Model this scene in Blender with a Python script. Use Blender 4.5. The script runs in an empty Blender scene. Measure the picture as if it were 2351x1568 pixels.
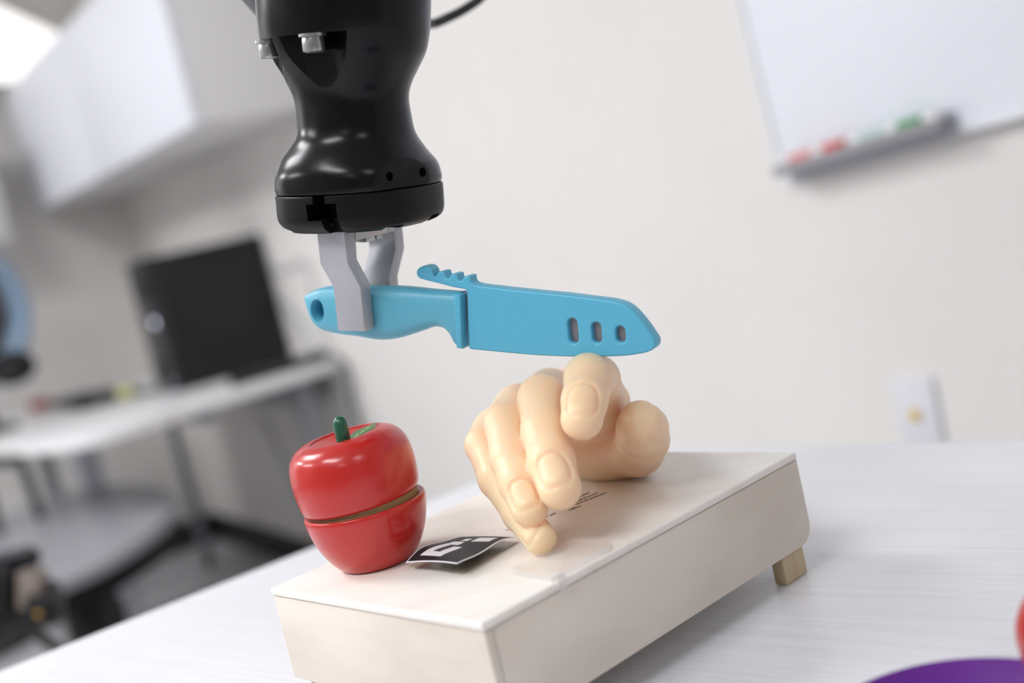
import bpy, bmesh, math, random
import numpy as np
from mathutils import Vector, Matrix
random.seed(4)
R_ = math.radians
scene = bpy.context.scene
C = scene.collection

# ------------------------------------------------------------------ camera
FPX, CX, CY = 2800.0, 1175.5, 784.0
CAM = np.array([0.0, 0.0, 1.04])
_r, _p = R_(13.25), R_(6.75)
Fw = np.array([0, math.cos(_p), -math.sin(_p)])
_R0 = np.array([1.0, 0, 0]); _U0 = np.cross(_R0, Fw)
Rt = math.cos(_r) * _R0 - math.sin(_r) * _U0
Up = math.sin(_r) * _R0 + math.cos(_r) * _U0
cd = bpy.data.cameras.new('camera')
cd.sensor_width = 36.0
cd.lens = FPX / 2351.0 * 36.0
cd.clip_start = 0.02
cd.dof.use_dof = True
cd.dof.focus_distance = 0.618
cd.dof.aperture_fstop = 3.4
cam = bpy.data.objects.new('camera', cd)
cam.matrix_world = Matrix(((Rt[0], Up[0], -Fw[0], CAM[0]), (Rt[1], Up[1], -Fw[1], CAM[1]), (Rt[2], Up[2], -Fw[2], CAM[2]), (0, 0, 0, 1)))
C.objects.link(cam)
scene.camera = cam
scene.view_settings.view_transform = 'Standard'
scene.view_settings.look = 'None'
scene.view_settings.gamma = 1.0
scene.view_settings.use_curve_mapping = False
scene.view_settings.exposure = 0.53

# ------------------------------------------------------------------ world
w = bpy.data.worlds.new('world'); scene.world = w
w.use_nodes = True
w.node_tree.nodes['Background'].inputs[0].default_value = (0.9, 0.93, 1.0, 1)
w.node_tree.nodes['Background'].inputs[1].default_value = 0.3

# room frame: wall_right runs along U, N points into the room
U = np.array([-.524, .852, 0]); U /= np.linalg.norm(U)
N = np.array([-.852, -.524, 0]); N /= np.linalg.norm(N)
Q0 = np.array([-.38, 3.20, 0])
UK = 1.743            # back corner along U
ZC = 2.62             # ceiling
def room(u, n, z=0.0): return Q0 + U * u + N * n + np.array([0, 0, z])
ROOM = Matrix(((U[0], N[0], 0, Q0[0]), (U[1], N[1], 0, Q0[1]), (0, 0, 1, 0), (0, 0, 0, 1)))

def area(name, pos, sx, sy, power, col=(.975, .985, 1.0), rot=None):
    l = bpy.data.lights.new(name, 'AREA'); l.shape = 'RECTANGLE'; l.size = sx; l.size_y = sy
    l.energy = power; l.color = col
    o = bpy.data.objects.new(name, l); C.objects.link(o); o.location = pos
    o.rotation_euler = rot or (0, 0, math.atan2(U[1], U[0]))
    return o
LIGHTS = [(-.8, 1.9, 24), (-2.9, 2.55, 25), (-.8, 3.6, 26), (-4.9, 3.4, 6), (-4.9, 1.4, 8), (.85, 2.9, 32)]
for i, (u_, n_, e_) in enumerate(LIGHTS):
    area('ceiling_light_lamp', room(u_, n_, ZC - .055), 1.15, .55, e_)

# ------------------------------------------------------------------ helpers
def ray(x, y): return Fw + Rt * (x - CX) / FPX - Up * (y - CY) / FPX
def at(x, y, z): r = ray(x, y); return CAM + r * ((z - CAM[2]) / r[2])
def pz(x, y, d): return CAM + ray(x, y) * d
def onp(x, y, P, n): r = ray(x, y); return CAM + r * (((P - CAM) @ n) / (r @ n))
class Frame:
    """plane through O spanned by X, Y (Z = X x Y)"""
    def __init__(s, O, X, Y):
        s.O = np.array(O, float); s.X = X / np.linalg.norm(X)
        Y = Y - s.X * (Y @ s.X); s.Y = Y / np.linalg.norm(Y); s.Z = np.cross(s.X, s.Y)
    def uv(s, x, y):
        p = onp(x, y, s.O, s.Z) - s.O; return (p @ s.X, p @ s.Y)
    def loc(s, p): p = np.array(p) - s.O; return np.array([p @ s.X, p @ s.Y, p @ s.Z])
    def w(s, a, b, c=0): return s.O + s.X * a + s.Y * b + s.Z * c
    def M(s):
        return Matrix(((s.X[0], s.Y[0], s.Z[0], s.O[0]), (s.X[1], s.Y[1], s.Z[1], s.O[1]), (s.X[2], s.Y[2], s.Z[2], s.O[2]), (0, 0, 0, 1)))
WORLD = Frame((0, 0, 0), np.array([1., 0, 0]), np.array([0., 1, 0]))

def mat(name, col, rough=.5, metal=0, noise=0, scale=20, stretch=(1, 1, 1), bump=0, spec=.5, sss=0, sssr=(.01, .004, .002), emit=0, coat=0, col2=None, detail=4, bscale=None):
    m = bpy.data.materials.new(name); m.use_nodes = True
    nt = m.node_tree; b = nt.nodes['Principled BSDF']
    b.inputs['Base Color'].default_value = (*col, 1); b.inputs['Roughness'].default_value = rough
    b.inputs['Metallic'].default_value = metal; b.inputs['Specular IOR Level'].default_value = spec
    if coat: b.inputs['Coat Weight'].default_value = coat; b.inputs['Coat Roughness'].default_value = .12
    if sss:
        b.inputs['Subsurface Weight'].default_value = sss; b.inputs['Subsurface Radius'].default_value = sssr
        b.inputs['Subsurface Scale'].default_value = 1.0
    if emit: b.inputs['Emission Color'].default_value = (*col, 1); b.inputs['Emission Strength'].default_value = emit
    if noise or bump or col2:
        tc = nt.nodes.new('ShaderNodeTexCoord'); mp = nt.nodes.new('ShaderNodeMapping'); mp.inputs['Scale'].default_value = stretch
        nt.links.new(tc.outputs['Object'], mp.inputs[0])
        nz = nt.nodes.new('ShaderNodeTexNoise'); nz.inputs['Scale'].default_value = scale; nz.inputs['Detail'].default_value = detail
        nt.links.new(mp.outputs[0], nz.inputs['Vector'])
        mx = nt.nodes.new('ShaderNodeMix'); mx.data_type = 'RGBA'
        c2 = col2 or tuple(c * (1 - noise) for c in col)
        mx.inputs[6].default_value = (*col, 1); mx.inputs[7].default_value = (*c2, 1)
        rp = nt.nodes.new('ShaderNodeValToRGB'); rp.color_ramp.elements[0].position = .38; rp.color_ramp.elements[1].position = .68
        nt.links.new(nz.outputs['Fac'], rp.inputs[0]); nt.links.new(rp.outputs[0], mx.inputs[0])
        nt.links.new(mx.outputs[2], b.inputs['Base Color'])
        if bump:
            bp = nt.nodes.new('ShaderNodeBump'); bp.inputs['Strength'].default_value = bump; bp.inputs['Distance'].default_value = .002
            n2 = nz
            if bscale:
                n2 = nt.nodes.new('ShaderNodeTexNoise'); n2.inputs['Scale'].default_value = bscale; nt.links.new(mp.outputs[0], n2.inputs['Vector'])
            nt.links.new(n2.outputs['Fac'], bp.inputs['Height']); nt.links.new(bp.outputs[0], b.inputs['Normal'])
    m['b'] = 1
    return m

def link(name, me, m, parent=None, smooth=None):
    o = bpy.data.objects.new(name, me); C.objects.link(o)
    if m is not None:
        for mm in (m if isinstance(m, (list, tuple)) else [m]): me.materials.append(mm)
    if smooth is not None:
        for p in me.polygons: p.use_smooth = True
        if smooth < 180:
            try: me.set_sharp_from_angle(angle=R_(smooth))
            except Exception: pass
    if parent is not None: o.parent = parent
    return o
def frombm(name, bm, m, parent=None, smooth=40, M=None):
    bmesh.ops.recalc_face_normals(bm, faces=bm.faces[:])
    if M is not None: bm.transform(M)
    me = bpy.data.meshes.new(name); bm.to_mesh(me); bm.free()
    return link(name, me, m, parent, smooth)
def thing(name, label, cat, loc=(0, 0, 0), group=None, rz=0):
    o = bpy.data.objects.new(name, None); C.objects.link(o)
    o.empty_display_size = .05; o.location = loc; o.rotation_euler = (0, 0, rz)
    o['label'] = label; o['category'] = cat
    if group: o['group'] = group
    bpy.context.view_layer.update()
    return o
def tag(o, label, cat, group=None):
    o['label'] = label; o['category'] = cat
    if group: o['group'] = group
    return o
def rel(o, root):
    """keep the child where it is in the world when parented to a moved Empty"""
    if root is None: return o
    o.parent = root; o.matrix_parent_inverse = root.matrix_world.inverted(); return o
def box(bm, x0, x1, y0, y1, z0, z1, bev=0, seg=2):
    r = bmesh.ops.create_cube(bm, size=1)
    vs = r['verts']
    for v in vs:
        v.co = Vector(((x0 + x1) / 2 + v.co.x * (x1 - x0), (y0 + y1) / 2 + v.co.y * (y1 - y0), (z0 + z1) / 2 + v.co.z * (z1 - z0)))
    if bev:
        es = list({e for v in vs for e in v.link_edges})
        bmesh.ops.bevel(bm, geom=es, offset=bev, segments=seg, profile=.5, affect='EDGES')
def boxobj(name, x0, x1, y0, y1, z0, z1, m, parent=None, bev=0, M=None, seg=2):
    bm = bmesh.new(); box(bm, x0, x1, y0, y1, z0, z1, bev, seg)
    return frombm(name, bm, m, parent, 40, M)
def prism(bm, pts, h0, h1, bev=0, seg=2, axis='z'):
    """polygon in x,y extruded from z=h0 to h1"""
    vs = [bm.verts.new((p[0], p[1], h0)) for p in pts]
    f = bm.faces.new(vs)
    r = bmesh.ops.extrude_face_region(bm, geom=[f])
    nv = [g for g in r['geom'] if isinstance(g, bmesh.types.BMVert)]
    for v in nv: v.co.z = h1
    if bev:
        es = [e for e in bm.edges if any(v in vs or v in nv for v in e.verts) and abs(e.verts[0].co.z - e.verts[1].co.z) < 1e-9]
        bmesh.ops.bevel(bm, geom=es, offset=bev, segments=seg, profile=.5, affect='EDGES')
def lathe(bm, prof, seg=64, cap=True):
    """prof list of (r, z); r=0 closes"""
    rings = []
    for r, z in prof:
        if r < 1e-7: rings.append([bm.verts.new((0, 0, z))])
        else: rings.append([bm.verts.new((r * math.cos(2 * math.pi * i / seg), r * math.sin(2 * math.pi * i / seg), z)) for i in range(seg)])
    for a, b in zip(rings, rings[1:]):
        for i in range(seg):
            j = (i + 1) % seg
            if len(a) == 1 and len(b) == 1: continue
            if len(a) == 1: bm.faces.new((a[0], b[i], b[j]))
            elif len(b) == 1: bm.faces.new((a[i], b[0], a[j]))
            else: bm.faces.new((a[i], b[i], b[j], a[j]))
    if cap:
        for rg in (rings[0], rings[-1]):
            if len(rg) > 2: bm.faces.new(rg)
def tube(bm, pts, rad, seg=12, closed_ends=True):
    pts = [np.array(p, float) for p in pts]
    rads = rad if isinstance(rad, (list, tuple)) else [rad] * len(pts)
    prev = None; rings = []
    for i, p in enumerate(pts):
        t = pts[min(i + 1, len(pts) - 1)] - pts[max(i - 1, 0)]; t = t / np.linalg.norm(t)
        if prev is None:
            a = np.array([0, 0, 1.]) if abs(t[2]) < .9 else np.array([1., 0, 0]); n1 = np.cross(t, a)
        else: n1 = prev - t * (prev @ t)
        n1 /= np.linalg.norm(n1); n2 = np.cross(t, n1); prev = n1
        rings.append([bm.verts.new(p + rads[i] * (math.cos(2 * math.pi * k / seg) * n1 + math.sin(2 * math.pi * k / seg) * n2)) for k in range(seg)])
    for a, b in zip(rings, rings[1:]):
        for i in range(seg):
            j = (i + 1) % seg; bm.faces.new((a[i], a[j], b[j], b[i]))
    if closed_ends: bm.faces.new(rings[0]); bm.faces.new(rings[-1])
def spline(pts, n=8):
    """Catmull-Rom"""
    P = [np.array(p, float) for p in pts]; P = [2 * P[0] - P[1]] + P + [2 * P[-1] - P[-2]]
    out = []
    for i in range(1, len(P) - 2):
        for k in range(n):
            t = k / n; a, b, c, d = P[i - 1], P[i], P[i + 1], P[i + 2]
            out.append(.5 * (2 * b + (c - a) * t + (2 * a - 5 * b + 4 * c - d) * t * t + (3 * b - a - 3 * c + d) * t ** 3))
    out.append(P[-2]); return out
def tubeobj(name, pts, rad, m, parent=None, seg=12, sp=8):
    bm = bmesh.new(); tube(bm, spline(pts, sp) if sp else pts, rad, seg); return frombm(name, bm, m, parent, 50)
def boolean(o, cutters, op='DIFFERENCE'):
    for c in cutters:
        md = o.modifiers.new('b', 'BOOLEAN'); md.object = c; md.operation = op; md.solver = 'EXACT'
    bpy.context.view_layer.update()
    dg = bpy.context.evaluated_depsgraph_get()
    me = bpy.data.meshes.new_from_object(o.evaluated_get(dg))
    o.modifiers.clear(); old = o.data; o.data = me
    bpy.data.meshes.remove(old)
    for c in cutters: bpy.data.objects.remove(c)
    for p in me.polygons: p.use_smooth = True
    me.set_sharp_from_angle(angle=R_(38))
    return o
def structure(o): o['kind'] = 'structure'; return o

# ------------------------------------------------------------------ materials
M_wall = mat('wall_paint', (.79, .77, .745), .75, noise=.03, scale=3, bump=.15, bscale=220)
M_wall2 = mat('low_bounce_wall_paint', (.36, .35, .34), .8, noise=.03, scale=3)  # invented dark tone for the unseen left and front walls, cuts bounced light
M_ceil = mat('ceiling_paint', (.82, .82, .82), .9)
M_floor = mat('grey_vinyl_floor', (.48, .47, .49), .45, noise=.12, scale=14)
M_skirt = mat('black_rubber_skirting', (.012, .012, .013), .5)
M_cab = mat('white_laminate_cabinet', (.76, .77, .83), .55)
M_cabside = mat('cabinet_side_laminate', (.72, .71, .71), .45)
M_desk = mat('light_laminate_desk', (.80, .79, .80), .3)
M_deskedge = mat('desk_edge_band', (.72, .70, .66), .5)
M_steel = mat('grey_painted_steel', (.30, .31, .34), .4, metal=.2)
M_lav = mat('pale_grey_painted_steel', (.46, .47, .54), .4)
M_black = mat('black_plastic', (.010, .010, .011), .42, spec=.35)
M_blackg = mat('glossy_black_plastic', (.003, .003, .004), .24, spec=.25)
M_blackm = mat('matte_black_plastic', (.005, .005, .0055), .42, spec=.18)
M_rubber = mat('black_rubber', (.02, .02, .022), .6)
M_white = mat('white_plastic', (.82, .82, .83), .35)

# ------------------------------------------------------------------ room shell
US, UE, NE = -6.2, UK, 4.6
def wallbox(name, u0, u1, n0, n1, z0, z1, m):
    return structure(boxobj(name, u0, u1, n0, n1, z0, z1, m, M=ROOM))
wallbox('floor', US - .1, UE + .1, -.1, NE + .1, -.1, 0, M_floor)
wallbox('ceiling', US - .1, UE + .1, -.1, NE + .1, ZC, ZC + .1, M_ceil)
wallbox('wall_right', US, UE, -.1, 0, 0, ZC, M_wall)
wallbox('wall_back', UE, UE + .1, 0, NE, 0, ZC, M_wall)
wallbox('wall_left', US, UE, NE, NE + .1, 0, ZC, M_wall2)
wallbox('wall_front', US - .1, US, 0, NE, 0, ZC, M_wall2)
wallbox('baseboard_right', US, UE, .0, .012, 0, .105, M_skirt)
wallbox('baseboard_back', UE - .012, UE, .012, NE, 0, .105, M_skirt)
M_fix = mat('white_light_frame', (.8, .8, .8), .5)
for i, (u_, n_, e_) in enumerate(LIGHTS):
    t_ = thing('ceiling_light', 'recessed rectangular ceiling light panel lighting the room', 'light', room(u_, n_, ZC - .05), 'ceiling light panels')
    bm = bmesh.new()
    for a in ((-.62, .62, -.32, -.29), (-.62, .62, .29, .32), (-.62, -.59, -.29, .29), (.59, .62, -.29, .29)):
        box(bm, *a, -.02, .05)
    fr = frombm('frame', bm, M_fix, t_); fr.rotation_euler = (0, 0, math.atan2(U[1], U[0]))
    dfz = boxobj('diffuser', -.59, .59, -.29, .29, .02, .05, M_fix, t_); dfz.rotation_euler = (0, 0, math.atan2(U[1], U[0]))

# ------------------------------------------------------------------ overhead cabinets on wall_right
def cabinet_row():
    cb = thing('wall_cabinet', 'long white overhead cabinet on the right wall above the desk', 'cabinet', room(.75, .0, 1.361))
    u0, u1, n1, z0, z1 = -.148, 1.655, .352, 1.361, 1.79
    def pt(name, *a, m=M_cab, bev=.002): return rel(boxobj(name, *a, m, bev=bev, M=ROOM), cb)
    pt('side_panel', u0, u0 + .018, .002, n1 - .022, z0, z1, m=M_cabside)
    pt('side_panel', u1 - .018, u1, .002, n1 - .022, z0, z1, m=M_cabside)
    pt('bottom_panel', u0 + .018, u1 - .018, .002, n1 - .022, z0 + .003, z0 + .021, m=M_cabside)
    pt('top_panel', u0 + .018, u1 - .018, .002, n1 - .022, z1 - .018, z1, m=M_cabside)
    pt('back_panel', u0 + .018, u1 - .018, .001, .008, z0 + .021, z1 - .018, m=M_cabside)
    nd = 2; w_ = (u1 - u0) / nd
    for i in range(nd):
        d = pt('door', u0 + i * w_ + .0015, u0 + (i + 1) * w_ - .0015, n1 - .021, n1, z0, z1, bev=.0015)
cabinet_row()
cb2 = thing('wall_cabinet', 'light grey overhead cabinet on the back wall, hung lower than the long one', 'cabinet', room(UK - .15, .5, 1.27))
_a = (UK - .33, UK - .002)
rel(boxobj('carcass', _a[0] + .02, _a[1], .50, 2.0, 1.268, 1.62, M_cabside, bev=.002, M=ROOM), cb2)
for i in range(3):
    rel(boxobj('door', _a[0], _a[0] + .019, .50 + i * .5 + .002, 1.0 + i * .5 - .002, 1.268, 1.62, M_cabside, bev=.002, M=ROOM), cb2)

# slanted lit lamp panel over the cabinets at the upper left
M_lamp = mat('lamp_diffuser', (1.0, .98, .96), .5, emit=.62)
lp = thing('panel_lamp', 'bright white slanted light panel above the lower cabinet, upper left corner', 'lamp', room(UK - .2, .62, 1.95))
LF = Frame(room(UK - .12, .55, 1.80), -N + np.array([0, 0, 0.0]), np.array([0, 0, 1.]))
pl = [(p[0], max(p[1], .02)) for p in (LF.uv(x, y) for x, y in ((-420, -150), (-10, 12), (165, 92), (100, 200), (-420, 560)))]
bm = bmesh.new(); prism(bm, pl, -.012, .012, .003); rel(frombm('diffuser', bm, M_lamp, None, 40, LF.M()), lp)
bm = bmesh.new(); prism(bm, [(p[0] * 1.0, p[1]) for p in pl], -.03, -.0125, .003); rel(frombm('housing', bm, M_fix, None, 40, LF.M()), lp)

# ------------------------------------------------------------------ whiteboard with tray and markers on wall_right
bl = np.array([-1.607, .966]); br = np.array([-2.023, .988]); bdir = (br - bl) / np.linalg.norm(br - bl)
WB = Frame(room(bl[0], .012, bl[1]), U * bdir[0] + np.array([0, 0, bdir[1]]), np.cross(U * bdir[0] + np.array([0, 0, bdir[1]]), -N))
if WB.Y[2] < 0: WB = Frame(WB.O, WB.X, -WB.Y)
sgn = 1 if WB.Z @ N > 0 else -1
M_board = mat('whiteboard_enamel', (.84, .87, .93), .18, spec=.4)
M_alu = mat('white_board_trim', (.80, .81, .85), .35)
M_tray = mat('grey_tray_plastic', (.30, .29, .31), .45)
wb = thing('whiteboard', 'white dry-erase board hung slightly crooked on the right wall', 'whiteboard', WB.w(.6, .0))
def bx(name, x0, x1, y0, y1, z0, z1, m, par, bev=.001): 
    z0, z1 = sorted((z0 * sgn, z1 * sgn)); return rel(boxobj(name, x0, x1, y0, y1, z0, z1, m, bev=bev, M=WB.M()), par)
bx('board', .008, 1.492, .008, .892, -.009, .006, M_board, wb)
for a in ((0, 1.5, 0, .008), (0, 1.5, .892, .9), (0, .008, .0081, .8919), (1.492, 1.5, .0081, .8919)):
    bx('frame_strip', *a, -.010, .009, M_alu, wb)
tl = np.array(WB.uv(1811, 360)); tr = np.array(WB.uv(2207, 238))
tdir = (tr - tl) / np.linalg.norm(tr - tl); TL = np.linalg.norm(tr - tl) * .965
TF = Frame(WB.w(tl[0] + .004, tl[1] - .008), WB.X * tdir[0] + WB.Y * tdir[1], -WB.X * tdir[1] + WB.Y * tdir[0])
tray = thing('pen_tray', 'grey pen tray clipped crookedly to the lower edge of the whiteboard', 'tray', TF.O)
def tx(name, x0, x1, y0, y1, z0, z1, m, par, bev=.001):
    z0, z1 = sorted((z0 * sgn, z1 * sgn)); return rel(boxobj(name, x0, x1, y0, y1, z0, z1, m, bev=bev, M=TF.M()), par)
tx('back_plate', 0, TL, -.030, .004, .0095, .012, M_lav, tray)
tx('shelf', 0, TL, -.012, -.009, .012, .040, M_tray, tray)
tx('lip', 0, TL, -.0175, -.001, .040, .0425, M_tray, tray)
def marker(x0, label, body, lab, capc, off):
    g = thing('marker_pen', label, 'marker', TF.w(x0, 0, .026 * sgn), None)
    r = .0085; y = -.009 + r + .0004; z = .0265 * sgn + off * sgn
    def cyl(nm, a, b, rr, m):
        bm = bmesh.new()
        lathe(bm, [(0, a), (rr * .8, a), (rr, a + .002), (rr, b - .002), (rr * .8, b), (0, b)], 20, False)
        o = frombm(nm, bm, m, None, 40, TF.M() @ Matrix.Translation((x0, y, z)) @ Matrix.Rotation(R_(90), 4, 'Y'))
        rel(o, g)
    cyl('barrel', .0, .085, r, body); cyl('label_band', .018, .068, r * 1.03, lab); cyl('cap', .086, .122, r * 1.08, capc)
M_red = mat('red_cap', (.62, .03, .02), .35); M_pink = mat('pink_label', (.72, .22, .22), .5)
M_green = mat('green_cap', (.05, .30, .10), .35); M_pgreen = mat('pale_green_label', (.45, .60, .58), .5)
marker(.005, 'white marker with a red cap lying at the near end of the pen tray', M_white, M_pink, M_red, 0)
marker(.138, 'white marker with a green cap lying at the far end of the pen tray', M_white, M_pgreen, M_green, 0)
er = tx('eraser', TL - .030, TL - .008, -.0088, .008, .016, .036, M_white, None, .003); tag(er, 'small white eraser block at the far end of the pen tray', 'eraser')

# ------------------------------------------------------------------ wall outlet
ol = thing('wall_outlet', 'white wall plate with a yellow socket low on the right wall', 'outlet', room(-1.76, 0, .602))
def rb(name, a, m, par, bev=.001): return rel(boxobj(name, *a, m, bev=bev, M=ROOM), par)
rb('plate', (-1.797, -1.727, .0005, .007, .545, .659), mat('outlet_plastic', (.74, .74, .79), .35), ol, .002)
bm = bmesh.new(); lathe(bm, [(0, 0), (.0085, 0), (.0085, .004), (.0065, .006), (0, .006)], 24, False)
rel(frombm('yellow_socket', bm, mat('yellow_jack', (.75, .55, .10), .4), None, 40, ROOM @ Matrix.Translation((-1.759, .007, .604)) @ Matrix.Rotation(R_(-90), 4, 'X')), ol)
bm = bmesh.new()
bm.free()
for zz in (.552, .652):
    bm = bmesh.new(); bmesh.ops.create_uvsphere(bm, u_segments=10, v_segments=6, radius=.0032, matrix=Matrix.Translation((-1.762, .0075, zz)))
    rel(frombm('screw', bm, M_white, None, 60, ROOM), ol)

# ------------------------------------------------------------------ desk in the back corner
DZ = .7095
desk = thing('desk', 'white corner desk with a rounded end carrying a black computer', 'desk', room(.9, .35, 0))
def rounded(pts_r, seg=8):
    out = []
    n_ = len(pts_r)
    for i, (x, y, r) in enumerate(pts_r):
        p = np.array([x, y]); a = np.array(pts_r[i - 1][:2]) - p; b = np.array(pts_r[(i + 1) % n_][:2]) - p
        a /= np.linalg.norm(a); b /= np.linalg.norm(b)
        if r <= 0: out.append(p); continue
        half = math.acos(np.clip(a @ b, -1, 1)) / 2; d = r / math.tan(half)
        c = p + (a + b) / np.linalg.norm(a + b) * (r / math.sin(half)); s = p + a * d; e = p + b * d
        a0 = math.atan2(*(s - c)[::-1]); a1 = math.atan2(*(e - c)[::-1]); da = (a1 - a0 + math.pi) % (2 * math.pi) - math.pi
        for k in range(seg + 1):
            an = a0 + da * k / seg; out.append(c + r * np.array([math.cos(an), math.sin(an)]))
    return out
_f = [at(x, y, DZ - .028) - Q0 for x, y in ((421, 962), (300, 1003), (200, 1030), (100, 1043), (0, 1043), (-110, 1032), (-250, 1005))]
_f = [np.array([p @ U, p @ N]) for p in _f]; print('desk', np.round(_f, 2))
_f = spline(_f, 5); _f = [p for p in _f if p[0] < 1.35]
dp = [np.array([.16, .005])] + _f + [np.array([1.36, .005])]
bm = bmesh.new(); prism(bm, dp, DZ - .028, DZ, .002); rel(frombm('desktop', bm, M_desk, None, 40, ROOM), desk)
for (uu, nn) in ((.26, .10), (1.28, .62)):
    rb('leg', (uu - .025, uu + .025, nn - .02, nn + .02, .04, DZ - .0285), M_steel, desk, .004)
rb('leg', (.955, 1.015, .52, .59, .0, DZ - .0285), mat('white_leg', (.78, .79, .88), .4), desk, .004)
rb('leg', (1.32, 1.35, .16, .19, .05, DZ - .0285), M_steel, desk, .003)
rb('cross_beam', (.32, 1.25, .33, .37, DZ - .085, DZ - .0285), M_steel, desk, .003)
rb('foot', (.24, .28, .02, .60, 0.0, .04), M_steel, desk, .004)
rb('modesty_rail', (.29, 1.25, .05, .07, DZ - .12, DZ - .0285), M_steel, desk, .002)
bm = bmesh.new(); lathe(bm, [(0, -.012), (.025, -.012), (.025, .012), (0, .012)], 20, False)
rel(frombm('caster', bm, M_rubber, None, 40, ROOM @ Matrix.Translation((1.335, .175, .0255)) @ Matrix.Rotation(R_(90), 4, 'X')), desk)

# black computer tower
pc = thing('computer_tower', 'black desktop computer tower standing on the white desk', 'computer', room(.6, .2, DZ))
T0, T1 = .50, .70
rb('case', (T0, T1, .012, .325, DZ + .006, DZ + .387), M_black, pc, .004)
rb('front_bezel', (T0 + .001, T1 - .001, .3255, .362, DZ + .004, DZ + .390), mat('tower_bezel', (.012, .012, .014), .3), pc, .008)
rb('drive_door', (T0 + .02, T1 - .02, .3622, .366, DZ + .27, DZ + .335), M_black, pc, .002)
rb('side_cover', (T0 - .003, T0 - .0002, .03, .32, DZ + .012, DZ + .381), M_black, pc, .001)
for (a, b) in ((.50, .25),): pass
bm = bmesh.new(); lathe(bm, [(0, 0), (.010, 0), (.010, .003), (0, .004)], 24, False)
rel(frombm('power_light', bm, mat('power_led', (.80, .82, 1.0), .4, emit=1.2), None, 40, ROOM @ Matrix.Translation((.55, .3622, DZ + .205)) @ Matrix.Rotation(R_(-90), 4, 'X')), pc)
bm = bmesh.new(); lathe(bm, [(0, 0), (.007, 0), (.007, .003), (0, .004)], 24, False)
rel(frombm('logo_badge', bm, mat('badge_blue', (.30, .36, .58), .4, emit=.15), None, 40, ROOM @ Matrix.Translation((.53, .3622, DZ + .03)) @ Matrix.Rotation(R_(-90), 4, 'X')), pc)
for (nn) in (.05, .28):
    rb('foot', (T0 + .02, T1 - .02, nn, nn + .02, DZ, DZ + .0058), M_rubber, pc)

# things on the desk
o = rb('power_strip', (.20, .245, .02, .30, DZ + .0005, DZ + .030), M_rubber, None, .004); tag(o, 'black power strip lying behind the computer at the desk end', 'power strip')
kb = thing('keyboard', 'low black keyboard on the desk left of the computer tower', 'keyboard', room(1.0, .5, DZ))
rb('base', (.80, 1.22, .44, .57, DZ + .0005, DZ + .014), M_black, kb, .003)
bm = bmesh.new()
for i in range(15):
    for j in range(5):
        box(bm, .812 + i * .0268, .834 + i * .0268, .450 + j * .0225, .468 + j * .0225, DZ + .0142, DZ + .021)
kk = rel(frombm('keys', bm, M_rubber, None, 30, ROOM), kb); kk['kind'] = 'stuff'
o = tubeobj('black_cable', [room(.70, .36, DZ + .006), room(.82, .40, DZ + .006), room(1.0, .36, DZ + .006), room(1.15, .42, DZ + .006), room(1.3, .36, DZ + .006)], .005, M_rubber)
tag(o, 'black cable lying along the back of the desk', 'cable')
bm = bmesh.new(); bmesh.ops.create_icosphere(bm, subdivisions=3, radius=.025)
for v in bm.verts: v.co.z *= .8; v.co *= 1 + .08 * math.sin(v.co.x * 200) * math.cos(v.co.y * 170)
o = frombm('yellow_duck', bm, mat('yellow_green_foam', (.62, .62, .25), .6), None, 180); o.name = 'foam_ball'
o.location = room(.76, .44, DZ + .0205); tag(o, 'small yellow-green foam ball beside the computer tower base', 'ball')
o = rb('red_box', (1.24, 1.30, .56, .62, DZ + .0005, DZ + .03), mat('dull_red_plastic', (.35, .07, .05), .5), None, .004); o.name = 'red_case'
tag(o, 'small dull red case on the desk under the round blue rim', 'case')

# cables hanging off the desk end and on the wall
def q(x, y, nn):
    P = room(0, nn, 0); p = onp(x, y, P, N); return p
def cable(name, pts, rad, m, label):
    o = tubeobj(name, [q(*p) for p in pts], rad, m, None, 10, 8); tag(o, label, 'cable'); return o
cable('hanging_cable', [(770, 815, .02), (800, 855, .018), (806, 920, .015), (830, 1000, .015), (850, 1090, .014), (868, 1180, .012)], .0055, M_rubber, 'black cable dropping down the wall beside the desk end')
cable('hanging_cable', [(770, 860, .06), (782, 890, .05), (792, 940, .05), (800, 1040, .05), (830, 1150, .04)], .006, M_steel, 'thick grey cable hanging under the desk end')
cable('wall_cable', [(610, 612, .012), (650, 622, .010), (695, 600, .010), (712, 640, .010), (728, 720, .010), (752, 800, .016)], .003, M_steel, 'thin grey cable arching over the wall behind the tower')
cable('wall_cable', [(640, 690, .012), (668, 715, .010), (690, 745, .010), (705, 785, .010), (722, 806, .016)], .004, M_steel, 'grey cable drooping on the wall right of the tower')
cable('floor_cable', [(600, 955, .09), (630, 1010, .10), (662, 1080, .10), (700, 1160, .08), (740, 1240, .05)], .006, M_steel, 'grey cable hanging below the middle of the desk')

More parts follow.
